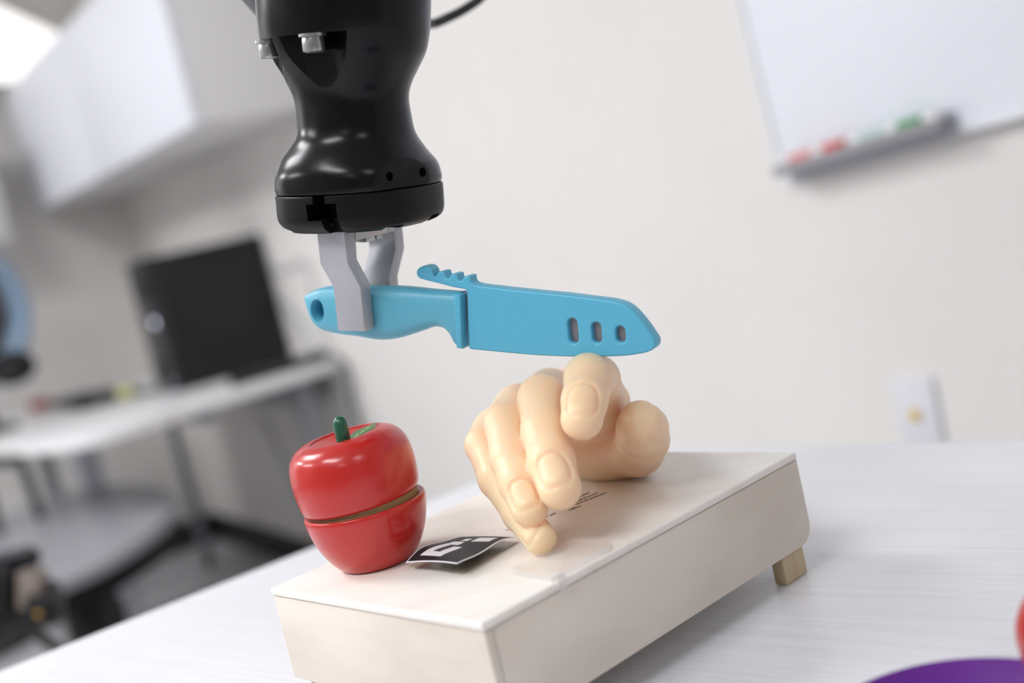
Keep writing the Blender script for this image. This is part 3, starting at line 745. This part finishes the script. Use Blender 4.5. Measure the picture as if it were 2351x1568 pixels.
# ------------------------------------------------------------------ rubber hand
def hand():
    G = lambda x, y, d: pz(x, y, d)
    # joints: (px, py, depth, radius)
    def zfit(p, r, z=BZ):   # keep a fingertip resting on the box
        return p
    pinky_tip = at(1240, 1236, BZ + .0082); 
    fingers = {
        'index': [(G(1388, 962, .690), .0135), (G(1392, 925, .655), .0122), (G(1366, 872, .612), .0122), (G(1352, 868, .601), .0118), (G(1342, 920, .588), .0108), (G(1336, 962, .578), .0102)],
        'middle': [(G(1262, 900, .675), .0135), (G(1243, 915, .625), .0118), (G(1250, 990, .602), .0112), (G(1266, 1060, .584), .0110), (G(1285, 1120, .571), .0103)],
        'ring': [(G(1190, 935, .672), .0130), (G(1158, 972, .625), .0102), (G(1172, 1050, .606), .0100), (G(1192, 1108, .592), .0099), (G(1216, 1168, .580), .0090)],
        'pinky': [(G(1138, 990, .668), .0120), (G(1112, 1022, .640), .0098), (G(1140, 1100, .620), .0090), (G(1195, 1180, .603), .0085), (pinky_tip, .0080)],
        'thumb': [(G(1415, 1035, .700), .0165), (G(1462, 1030, .672), .0145), (G(1475, 1008, .645), .0134), (G(1474, 985, .627), .0124), (G(1471, 970, .617), .0114)],
    }
    palm = [(G(1135, 1000, .672), G(1300, 980, .775), .0120, .022), (G(1190, 950, .68), G(1310, 970, .775), .013, .022), (G(1262, 925, .685), G(1330, 965, .775), .0145, .022),
            (G(1350, 935, .695), G(1350, 965, .775), .0165, .022), (G(1405, 1035, .705), G(1350, 985, .775), .0160, .022), (G(1340, 1050, .712), G(1405, 1048, .702), .0120, .0145),
            (G(1300, 940, .76), G(1300, 925, .86), .023, .024), (G(1340, 970, .76), G(1330, 950, .86), .023, .024)]
    pts = [p for c in fingers.values() for p, r in c] + [x for c in palm for x in c[:2]]
    lo = np.min(pts, 0) - .028; hi = np.max(pts, 0) + .028; lo[2] = max(lo[2], BZ - .004)
    h = .00075
    nx = np.ceil((hi - lo) / h).astype(int)
    X = np.stack(np.meshgrid(*[lo[k] + h * np.arange(nx[k]) for k in range(3)], indexing='ij'), -1).astype(np.float32)
    print('hand grid', nx)
    def chain(c, k):
        d = None; b_ = .02
        for (a, ra), (b, rb2) in zip(c, c[1:]):
            l = np.minimum(a, b) - .034; u_ = np.maximum(a, b) + .034
            i0 = np.clip(((l - lo) / h).astype(int), 0, nx - 1); i1 = np.clip(((u_ - lo) / h).astype(int) + 1, 1, nx)
            e = np.full(X.shape[:3], .02, np.float32)
            sl = tuple(slice(i0[q_], i1[q_]) for q_ in range(3))
            e[sl] = np.minimum(capsule(X[sl], a.astype(np.float32), b.astype(np.float32), ra, rb2), .02)
            d = e if d is None else smin(d, e, k)
        return d
    pd = None
    for a, b, ra, rb2 in palm:
        e = chain([(a, ra), (b, rb2)], .004); pd = e if pd is None else smin(pd, e, .012)
    # nails: (finger, centre px on the surface, half length, half width)
    def nail(d, base_, tip, view_from, la, lb, back, depth=.0012):
        ax_ = tip - base_; ax_ /= np.linalg.norm(ax_)
        nrm = view_from - ax_ * (view_from @ ax_); nrm /= np.linalg.norm(nrm); side = np.cross(ax_, nrm)
        c = tip - ax_ * back
        rel_ = X - c.astype(np.float32)
        xx = rel_ @ ax_.astype(np.float32); yy = rel_ @ side.astype(np.float32); nn_ = rel_ @ nrm.astype(np.float32)
        q_ = (np.abs(xx / la) ** 3 + np.abs(yy / lb) ** 3) ** (1 / 3)
        ok = (nn_ > 0) & (np.abs(d) < .006)
        g = depth * np.exp(-((q_ - 1.0) / .13) ** 2) - .00035 * (q_ < .95)
        # free edge a little proud
        g = g * np.where(xx > la * .55, .6, 1.0)
        return np.where(ok, d + g, d)
    view = -ray(1300, 1100); view = view / np.linalg.norm(view)
    upv = np.array([0, 0, 1.])
    F_ = None
    for nme, c in fingers.items():
        d = chain(c, .0035 if nme != 'thumb' else .005)
        tip, prev_ = c[-1][0], c[-2][0]; r = c[-1][1]
        if nme != 'thumb':
            vv = view * .75 + upv * .35 + (Rt * -.05)
            if nme == 'index': vv = view * .8 + upv * .3
            if nme == 'pinky': vv = view * .3 + Rt * -.8 + upv * .5
            d = nail(d, prev_, tip, vv, r * .90, r * .70, r * .36)
        else:
            d = nail(d, prev_, tip, Rt * 1.0 + upv * -.1, r * 1.0, r * .8, r * .15, .0005)
        d = smin(d, pd, .0065 if nme != 'thumb' else .010)
        F_ = d if F_ is None else smin(F_, d, .0009)
    # rest on the box: flat contact
    F_ = np.maximum(F_, (BZ + .0003) - X[..., 2])
    # forearm end cut
    V, Q4 = surface_nets(F_, lo, h)
    me = bpy.data.meshes.new('rubber_hand'); me.from_pydata(V.tolist(), [], Q4.tolist()); me.update()
    M = mat('cream_silicone', (.95, .675, .45), .40, sss=.65, sssr=(.028, .0055, .0014), spec=.4)
    o = link('rubber_hand', me, M, None, 180)
    md = o.modifiers.new('s', 'SMOOTH'); md.factor = .5; md.iterations = 2
    tag(o, 'pale peach rubber hand resting palm down on the wooden box, fingers curled forward', 'hand')
    return o
hand()

# ------------------------------------------------------------------ knife and sheath (plane frame)
T_ = np.array([.485, .875, 0]); T_ /= np.linalg.norm(T_); K_ = np.array([.875, -.485, 0]); K_ /= np.linalg.norm(K_)
P0 = pz(1360, 820, .600)
KFn = Frame(P0, K_, np.array([0, 0, 1.]))          # near face plane; Z = K x up
sT = 1 if KFn.Z @ T_ > 0 else -1                   # direction of +T along frame Z
SH = .0042                                         # half thickness of the sheath
KF = Frame(P0 + T_ * SH, K_, np.array([0, 0, 1.]))
M_blueS = mat('sky_blue_plastic', (.105, .46, .66), .38, sss=.12, sssr=(.002, .004, .006), noise=.04, scale=14, bump=.03, bscale=900)
M_blueH = mat('sky_blue_handle_plastic', (.115, .43, .58), .40, sss=.12, sssr=(.002, .004, .006), noise=.06, scale=18, bump=.03, bscale=900)
M_blade = mat('dull_blade_metal', (.30, .28, .29), .35, metal=.6)
def curve_plate(name, outer, holes, half, bev, m, frame, zoff=0, res=3):
    cu = bpy.data.curves.new(name, 'CURVE'); cu.dimensions = '2D'; cu.fill_mode = 'BOTH'; cu.extrude = half - bev; cu.bevel_depth = bev; cu.bevel_resolution = res
    cu.offset = -bev
    for poly in [outer] + holes:
        s = cu.splines.new('POLY'); s.points.add(len(poly) - 1); s.use_cyclic_u = True
        for i, p_ in enumerate(poly): s.points[i].co = (p_[0], p_[1], 0, 1)
    o = bpy.data.objects.new(name, cu); C.objects.link(o); bpy.context.view_layer.update()
    me = bpy.data.meshes.new_from_object(o.evaluated_get(bpy.context.evaluated_depsgraph_get())); bpy.data.objects.remove(o)
    me.materials.clear()
    me.transform(frame.M() @ Matrix.Translation((0, 0, zoff)))
    return link(name, me, m, None, 50)
def pxs(fr_, lst, n=0):
    P = [np.array(fr_.uv(*p)) for p in lst]
    return [tuple(p) for p in (spline(P, n) if n else P)]
shp = pxs(KFn, [(1071, 667), (1073, 735), (1076, 801)]) + pxs(KFn, [(1083, 803), (1167, 811), (1241, 817), (1335, 820), (1429, 818), (1480, 811)], 4) + \
      pxs(KFn, [(1490, 808), (1502, 799), (1505, 786), (1500, 775), (1478, 743), (1452, 713), (1430, 698), (1402, 690)], 5)[1:] + pxs(KFn, [(1298, 677), (1167, 664), (1100, 656), (1084, 652)])[0:] 
shp += pxs(KFn, [(1079, 645), (1078, 635), (1072, 633), (1065, 635), (1060, 643), (1054, 645)]) + pxs(KFn, [(1050, 639), (1048, 630), (1042, 628), (1034, 630), (1030, 638), (1025, 639)]) + \
       pxs(KFn, [(1021, 633), (1018, 624), (1012, 623), (1004, 625), (1000, 633), (995, 634)]) + pxs(KFn, [(993, 628), (990, 619), (982, 612), (970, 611), (959, 617), (955, 625), (957, 634), (963, 640)], 4) + \
       pxs(KFn, [(985, 646), (1010, 652), (1040, 660), (1066, 664.5)])
def stadium(cx_, cy_, hw, hh, n=10):
    c = np.array(KFn.uv(cx_, cy_)); px1 = np.array(KFn.uv(cx_ + hw, cy_)); py1 = np.array(KFn.uv(cx_, cy_ - hh)); rx = np.linalg.norm(px1 - c); ry = np.linalg.norm(py1 - c); s = max(0, ry - rx)
    tilt = R_(-9); out = []
    for k in range(n + 1):
        a = math.pi * k / n; out.append((rx * math.cos(a), s + rx * math.sin(a)))
    for k in range(n + 1):
        a = math.pi + math.pi * k / n; out.append((rx * math.cos(a), -s + rx * math.sin(a)))
    return [(c[0] + x * math.cos(tilt) - y * math.sin(tilt), c[1] + x * math.sin(tilt) + y * math.cos(tilt)) for x, y in out]
slots = [(1315, 760, 11, 29), (1369, 764, 11, 24), (1424, 768, 11, 19)]
sheath = curve_plate('blade_sheath', shp, [stadium(*s) for s in slots], SH, .0011, M_blueS, KF)
tag(sheath, 'sky blue plastic sheath with three slots covering the knife blade', 'sheath')
sheath['group'] = 'knife parts'
del sheath['group']
# rounded rims around each slot and hollow core for the blade
kn = thing('kitchen_knife', 'kitchen knife with a light blue handle held in the gripper', 'knife', tuple(KF.O))
# handle: loft along K
_hu = np.array(KF.uv(1071, 734)) - np.array(KF.uv(716, 700)); _hx = KF.X * _hu[0] + KF.Y * _hu[1]
HB = Frame(KF.O, _hx, np.array([0, 0, 1.]))
htop = [(708, 676), (722, 667), (742, 659.5), (770, 656), (810, 654), (850, 656), (930, 657), (1000, 664), (1066, 669)]
hbot = [(710, 688), (716, 710), (726, 736), (738, 750), (755, 758), (790, 765), (830, 770), (878, 778), (923, 774), (972, 759), (997, 750), (1012, 748), (1028, 753), (1042, 768), (1053, 790), (1066, 793)]
def byk(l): return sorted([HB.uv(*p) for p in l])
Tt, Bb = byk(htop), byk(hbot)
def cinterp(pts, n=6): q_ = spline([np.array(p) for p in pts], n); return [p[0] for p in q_], [p[1] for p in q_]
tx_, ty_ = cinterp(Tt); bx2, by2 = cinterp(Bb)
k0 = max(tx_[0], bx2[0]) + .0002; k1 = min(tx_[-1], bx2[-1])
bm = bmesh.new(); rings = []; NS = 90; SEG = 36
for i in range(NS + 1):
    f_ = i / NS; k_ = k0 + (k1 - k0) * (f_ if f_ > .04 else f_)
    zt = np.interp(k_, tx_, ty_); zb_ = np.interp(k_, bx2, by2)
    wid = np.interp(f_, [0, .03, .10, .30, .55, .80, .92, 1], [.0045, .0058, .0072, .0090, .0086, .0070, .0066, .0066])
    hh = (zt - zb_) / 2; zc = (zt + zb_) / 2; ring = []
    for s in range(SEG):
        a = 2 * math.pi * s / SEG; ca, sa = math.cos(a), math.sin(a); ex_ = 2 / 3.0
        ring.append(bm.verts.new((k_, zc + hh * math.copysign(abs(sa) ** ex_, sa), wid * math.copysign(abs(ca) ** ex_, ca))))
    rings.append(ring)
for a, b in zip(rings, rings[1:]):
    for s in range(SEG): bm.faces.new((a[s], a[(s + 1) % SEG], b[(s + 1) % SEG], b[s]))
bm.faces.new(rings[0]); bm.faces.new(rings[-1])
hd = frombm('handle', bm, M_blueH, None, 50, HB.M())
hc = HB.uv(745, 708)
bm = bmesh.new(); _zn = -1 if HB.Z @ T_ > 0 else 1
lathe(bm, [(0, _zn * .02), (.0052, _zn * .02), (.0050, _zn * .0062), (.0042, _zn * .004), (.0042, _zn * -.0035), (0, _zn * -.0035)], 32, False)
for v in bm.verts: v.co.y *= 1.28
cut = frombm('cut', bm, M_blueH, None, 40, HB.M() @ Matrix.Translation((hc[0], hc[1], 0)))
boolean(hd, [cut]); rel(hd, kn)
# hole lining floor (blind hole seen dark blue)
# bolster
bo = [HB.uv(*p) for p in ((1056, 671), (1071, 672), (1075, 795), (1062, 793))]
bm = bmesh.new(); prism(bm, bo, -.0070, .0070, .0010, 3)
rel(frombm('bolster', bm, M_blueS, None, 50, HB.M()), kn)
bl_ = [HB.uv(*p) for p in ((1070, 676), (1390, 708), (1430, 728), (1468, 775), (1470, 800), (1300, 806), (1080, 790))]
bm = bmesh.new(); prism(bm, bl_, -.0007, .0007); rel(frombm('blade', bm, M_blade, None, 40, HB.M()), kn)

# ------------------------------------------------------------------ robot gripper
GO = onp(835, 520, KF.O, KF.Z)
g2 = onp(835 - 17 * 1.0, 350, KF.O, KF.Z)
AX = g2 - GO; AX /= np.linalg.norm(AX)
KG = np.cross(T_, AX); KG = KG if KG @ K_ > 0 else -KG
vd = GO - CAM; vd /= np.linalg.norm(vd)
E1 = np.cross(vd, AX); E1 = E1 if E1 @ Rt > 0 else -E1; E1 /= np.linalg.norm(E1)
BF_ = Frame(GO, E1, AX)                              # silhouette plane
rob = thing('robot_gripper', 'black robot arm hand with two grey metal fingers gripping the knife', 'robot arm', tuple(GO))
silL = [(585, -6), (590, 60), (596, 88), (600, 100), (621, 139), (645, 170), (664, 203), (675, 232), (680, 271), (680, 304), (671, 332), (650, 361), (637, 386), (631, 411), (632, 443), (634, 475), (638, 503), (650, 519), (672, 529)]
silR = [(990, -10), (988, 60), (986, 80), (979, 118), (961, 157), (946, 189), (939, 221), (945, 264), (955, 304), (982, 343), (1004, 368), (1014, 396), (1018, 426), (1020, 455), (1020, 476), (1012, 492), (990, 503)]
def silm(l):
    q_ = [BF_.uv(*p) for p in l]; q_ = sorted([(b, a) for a, b in q_]); return q_
SL, SR = silm(silL), silm(silR)
SLx = spline([np.array(p) for p in SL], 4); SRx = spline([np.array(p) for p in SR], 4)
def sil(s):
    xl = np.interp(s, [p[0] for p in SLx], [p[1] for p in SLx]); xr = np.interp(s, [p[0] for p in SRx], [p[1] for p in SRx]); return (xl + xr) / 2, (xr - xl) / 2
s_bot = max(SL[0][0], SR[0][0]) - .0005; s_top = BF_.uv(788, -12)[1]; s_seam = (BF_.uv(632, 443)[1] + BF_.uv(1018, 418)[1]) / 2
s_fl = BF_.uv(728, 86)[1]
dK = np.array([KG @ E1, KG @ BF_.Z]); dT = np.array([T_ @ E1, T_ @ BF_.Z])
def section(s, grow=0, n_=None):
    c, h_ = sil(s); h_ += grow
    e_ = n_ or np.interp(s, [s_seam, s_seam + .03], [2.5, 2.0])
    P = []
    for i in range(96):
        a = 2 * math.pi * i / 96; k_ = math.copysign(abs(math.cos(a)) ** (2 / e_), math.cos(a)); t_ = math.copysign(abs(math.sin(a)) ** (2 / e_), math.sin(a))
        P.append((k_ * dK[0] + t_ * dT[0], k_ * dK[1] + t_ * dT[1]))
    P = np.array(P); sc = h_ / P[:, 0].max(); return [(c + p[0] * sc, s, p[1] * sc) for p in P]
def loft(name, ss, m, growf=lambda s: 0):
    bm = bmesh.new(); rings = [[bm.verts.new(p) for p in section(s, growf(s))] for s in ss]
    for a, b in zip(rings, rings[1:]):
        for i in range(96): bm.faces.new((a[i], a[(i + 1) % 96], b[(i + 1) % 96], b[i]))
    bm.faces.new(rings[0]); bm.faces.new(rings[-1])
    return frombm(name, bm, m, None, 45, BF_.M())
hs = loft('housing', list(np.linspace(s_seam + .0004, s_top + .03, 70)), M_blackg, lambda s: -.0006 if s < s_seam + .0008 else 0)
def dirv(phi):   # phi: degrees from the viewer, positive to the right; returns frame x,z
    return math.sin(R_(phi)), -math.cos(R_(phi))
zs_ = -1 if BF_.Z @ vd > 0 else 1                   # towards the viewer along frame Z
def cyl_cut(x, z, r, s0, s1, m=M_blackg, seg=48, cone=0):
    bm = bmesh.new(); lathe(bm, [(0, 0), (r, 0), (r + cone, s1 - s0), (0, s1 - s0)], seg, False)
    return frombm('cut', bm, m, None, 40, BF_.M() @ Matrix.Translation((x, s0, z)) @ Matrix.Rotation(R_(-90), 4, 'X'))
cF = sil(s_fl)[0]
cutters = []; screws = []
for phi in (-24, -81, -144):
    a, b = dirv(phi); rr = .0563
    cutters.append(cyl_cut(cF + a * rr, -b * zs_ * rr, .0248, s_fl - .042, s_fl))
    screws.append((cF + a * .0398, -b * zs_ * .0398))
def facet_cut(phi, dist, s0, s1):
    a, b = dirv(phi); bm = bmesh.new(); box(bm, -.06, .06, s0, s1, 0, .05)
    x, z = sil(s_seam)[0] + a * dist, -b * zs_ * dist
    ang = math.atan2(a, -b * zs_)
    return frombm('cut', bm, M_blackm, None, 40, BF_.M() @ Matrix.Translation((x, 0, z)) @ Matrix.Rotation(ang, 4, 'Y'))
cutters.append(facet_cut(38, .0388, s_seam - .05, s_seam + .05))
# two small blind holes in the facet
def radial_cut(phi, s, w_, h_, d0, d1, round_=False, xoff=0):
    a, b = dirv(phi); ang = math.atan2(a, -b * zs_); bm = bmesh.new()
    if round_: lathe(bm, [(0, d0), (w_, d0), (w_, d1), (0, d1)], 20, False)
    else: box(bm, -w_, w_, -h_, h_, d0, d1)
    return frombm('cut', bm, M_blackm, None, 40, BF_.M() @ Matrix.Translation((sil(s_seam)[0], s, 0)) @ Matrix.Rotation(ang, 4, 'Y') @ Matrix.Translation((xoff, 0, 0)))
h1 = BF_.uv(889, 397)[1]; h2 = BF_.uv(963, 389)[1]
cutters.append(radial_cut(38, (h1 + h2) / 2, .0023, 0, .036, .05, True, -.011)); cutters.append(radial_cut(38, (h1 + h2) / 2, .0023, 0, .036, .05, True, .011))
boolean(hs, cutters); rel(hs, rob)
cv = loft('lower_cover', [s_bot + .0001] + list(np.linspace(s_bot + .0006, s_seam - .0004, 30)), M_blackm, lambda s: -.0006 if s > s_seam - .0008 else 0)
cc = []
p_s = BF_.uv(734, 484)[1]
cc += [radial_cut(-29, p_s + .002, .0088, .0042, .025, .06), radial_cut(-29, p_s + .0082, .0036, .0040, .025, .06, False, -.001), radial_cut(-27, p_s - .0085, .0048, .0065, .030, .06, False, .003)]
p_s2 = BF_.uv(640, 487)[1]
cc += [radial_cut(-88, p_s2, .0070, .0070, .030, .06), radial_cut(38, s_bot, .005, .002, .026, .06, False, -.010), radial_cut(60, s_bot + .002, .005, .002, .030, .06, False, .006)]
boolean(cv, cc); rel(cv, rob)
# socket head screws in the pockets
M_chrome = mat('zinc_plated_steel', (.55, .57, .56), .28, metal=.9, noise=.35, scale=160, stretch=(1, 1, .12))
for x, z in screws:
    bm = bmesh.new(); r = .0054; sg = 40; lathe(bm, [(0, -.0060), (.0026, -.0060), (.0026, -.0090), (.0042, -.0090), (r * .97, -.0084), (r, -.0076), (r, -.0022), (r * .95, -.0014), (r * .95, 0), (0, 0)][::-1], sg, False)
    for v in bm.verts:
        rr = math.hypot(v.co.x, v.co.y)
        if rr > r * .99:
            i = round(math.atan2(v.co.y, v.co.x) / (2 * math.pi / sg)); f_ = 1.03 if i % 2 else .98; v.co.x *= f_; v.co.y *= f_
    M = BF_.M() @ Matrix.Translation((x, s_fl, z)) @ Matrix.Rotation(R_(-90), 4, 'X')
    sc_ = rel(frombm('socket_screw', bm, M_chrome, None, 30, M), rob)
    bm = bmesh.new(); lathe(bm, [(.0050, -.0014), (.0068, -.0014), (.0068, 0), (.0050, 0), (.0050, -.0014)], 32, False)
    rel(frombm('washer', bm, M_chrome, None, 40, M), rob)
# arm above the frame
tp = sil(s_top + .02)
bm = bmesh.new(); lathe(bm, [(0, 0), (.0475, 0), (.049, .003), (.049, .05), (.056, .075), (.058, .17), (0, .17)], 64, False)
rel(frombm('arm_link', bm, M_blackg, None, 40, BF_.M() @ Matrix.Translation((tp[0], s_top + .0305, 0)) @ Matrix.Rotation(R_(-90), 4, 'X')), rob)
M_joint = mat('brushed_joint_metal', (.25, .25, .28), .3, metal=.8)
jc = pz(640, -60, .70)
bm = bmesh.new(); lathe(bm, [(0, -.035), (.020, -.035), (.026, -.030), (.026, .030), (.020, .035), (0, .035)], 48, False)
rel(frombm('joint_cap', bm, M_joint, None, 40, Matrix.Translation(tuple(jc)) @ Matrix.Rotation(R_(72), 4, 'X') @ Matrix.Rotation(R_(-8), 4, 'Y')), rob)
up0 = BF_.w(tp[0], s_top + .20)
rel(tubeobj('upper_link', [up0, up0 + AX * .15 + Rt * .02, up0 + AX * .35 + Rt * .10 + Fw * .05], .052, M_blackg, None, 32, 4), rob)
# cable
cb_ = tubeobj('cable', [BF_.w(sil(s_fl + .01)[0] + .035, s_fl + .012, .03 * -zs_), pz(985, 55, .80), pz(1030, 40, .815), pz(1075, 16, .82), pz(1112, -14, .82), pz(1170, -90, .83), pz(1170, -220, .83), up0 + AX * .14 + Rt * .05], .0032, M_rubber, None, 12, 8); rel(cb_, rob)

# fingers: profile in (T, axis) extruded along KG
FR = Frame(GO, KG, AX)                                # x along knife, y up the axis, z = +-T
zT = 1 if FR.Z @ T_ > 0 else -1
def sv(x, y, toff):                                   # axis coordinate of a pixel on the plane offset by toff
    P = onp(x, y, GO + T_ * toff, T_) - GO; return P @ AX, P @ KG
M_fing = mat('anodised_grey_aluminium', (.46, .46, .50), .42, metal=.35, noise=.06, scale=40)
M_mount = mat('machined_aluminium', (.50, .49, .48), .38, metal=.5)
HALF = .0092; TH = .0092; JOG = .0095
ys = [sv(760, 530, -.028)[0], sv(737, 606, -.028)[0], sv(762, 660, -HALF - TH)[0], sv(770, 759, -HALF - TH)[0]]
xk0 = sv(738, 600, -.028)[1]; xk1 = sv(801, 600, -.028)[1]
print('finger', ys, xk0, xk1, 'half', HALF)
xk_l = (sv(766, 710, -HALF - TH)[1], sv(829, 710, -HALF - TH)[1]); print(xk_l)
kx0, kx1 = (xk0 + xk_l[0]) / 2, (xk1 + xk_l[1]) / 2
def finger(sign):
    o_up, i_up = HALF + TH + JOG, HALF + JOG; o_lo, i_lo = HALF + TH, HALF
    pf = [(i_up, ys[0] + .006), (o_up, ys[0] + .006), (o_up, ys[1]), (o_lo, ys[2]), (o_lo, ys[3]), (i_lo, ys[3]), (i_lo, ys[2] + .0008), (i_up, ys[1] + .0008), (i_up, ys[0] - .010)]
    bm = bmesh.new(); prism(bm, [(p[0], p[1]) for p in pf], kx0, kx1, .0006, 2)
    # local x = T offset, y = axis, z = KG
    s_ = sign * zT
    Mx = Matrix(((0, 0, 1, 0), (0, 1, 0, 0), (s_, 0, 0, 0), (0, 0, 0, 1)))
    return rel(frombm('gripper_finger', bm, M_fing, None, 40, FR.M() @ Mx), rob)
f1 = finger(-1); f2 = finger(1)
def gb(name, x0, x1, y0, y1, t0, t1, m, bev=.0005, par=rob):
    z0, z1 = sorted((t0 * zT, t1 * zT)); return rel(boxobj(name, x0, x1, y0, y1, z0, z1, m, bev=bev, M=FR.M()), par)
for sgn_ in (-1, 1):
    a, b = (-(HALF + JOG - .0002), .0125) if sgn_ < 0 else (.0130, HALF + JOG - .0002)
    gb('finger_mount', kx0 + .001, kx1 + .0005, ys[0] - .0065, ys[0] + .004, a, b, M_mount)
    a, b = (-.006, .003) if sgn_ < 0 else (.0045, .0105)
    gb('mount_clip', kx0 + .006, kx1 - .002, ys[0] - .0092, ys[0] - .0067, a, b, M_chrome)
    gb('silicone_pad', kx0 + .001, kx1 - .001, ys[3] + .001, ys[2] - .002, *sorted((sgn_ * (HALF - .0009), sgn_ * (HALF - .0001))), M_mount, .0002)
gb('rail', kx0 + .003, kx1 - .003, ys[0] + .0041, s_bot + .004, -.034, .034, M_black, .0005)

# ------------------------------------------------------------------ purple plate with a red toy at the near right
hz = TZ + .020
tgt = [(1985, 1568), (2065, 1541), (2130, 1525), (2200, 1514), (2260, 1511), (2330, 1514)]
tg = [at(x, y, hz)[:2] for x, y in tgt]
# circle fit through the rim points
Am = np.array([[2 * p[0], 2 * p[1], 1] for p in tg]); bb = np.array([p @ p for p in tg]); so = np.linalg.lstsq(Am, bb, rcond=None)[0]
pc_, pr_ = so[:2], math.sqrt(so[2] + so[0] ** 2 + so[1] ** 2); print('plate fit', pc_, pr_)
pr2 = min(max(pr_, .05), .12)
if pr2 != pr_:
    mid = tg[3]; dd = pc_ - mid; dd /= np.linalg.norm(dd); pc_ = mid + dd * pr2
M_purple = mat('purple_plastic', (.105, .010, .22), .35); 
bm = bmesh.new(); rr = pr2
lathe(bm, [(0, .0), (rr * .62, 0), (rr * .66, .002), (rr * .9, .014), (rr * .99, .0185), (rr, .020), (rr * .985, .0205), (rr * .96, .0195), (rr * .86, .0150), (rr * .62, .0040), (0, .0035)], 80, False)
o = frombm('purple_plate', bm, M_purple, None, 60, Matrix.Translation((pc_[0], pc_[1], TZ + .0003))); tag(o, 'purple plastic plate cut by the lower right corner of the picture', 'plate')
# red ball-like toy on the plate: tomato with calyx
tr0 = .034
pt0 = pz(2570, 1520, .452)
rt = thing('toy_tomato', 'red round toy on the table beside the purple plate, at the picture edge', 'toy', (pt0[0], pt0[1], TZ))
bm = bmesh.new(); bmesh.ops.create_uvsphere(bm, u_segments=40, v_segments=24, radius=tr0)
for v in bm.verts:
    a = math.atan2(v.co.y, v.co.x); v.co.z *= .84; v.co.x *= 1 + .02 * math.cos(5 * a); v.co.y *= 1 + .02 * math.cos(5 * a)
rel(frombm('body', bm, M_redp, None, 180, Matrix.Translation((pt0[0], pt0[1], TZ + .0004 + tr0 * .84))), rt)
bm = bmesh.new(); lathe(bm, [(0, 0), (.003, 0), (.0028, .008), (0, .009)], 16, False)
rel(frombm('stem', bm, M_stem, None, 40, Matrix.Translation((pt0[0], pt0[1], TZ + .0004 + tr0 * 1.66))), rt)
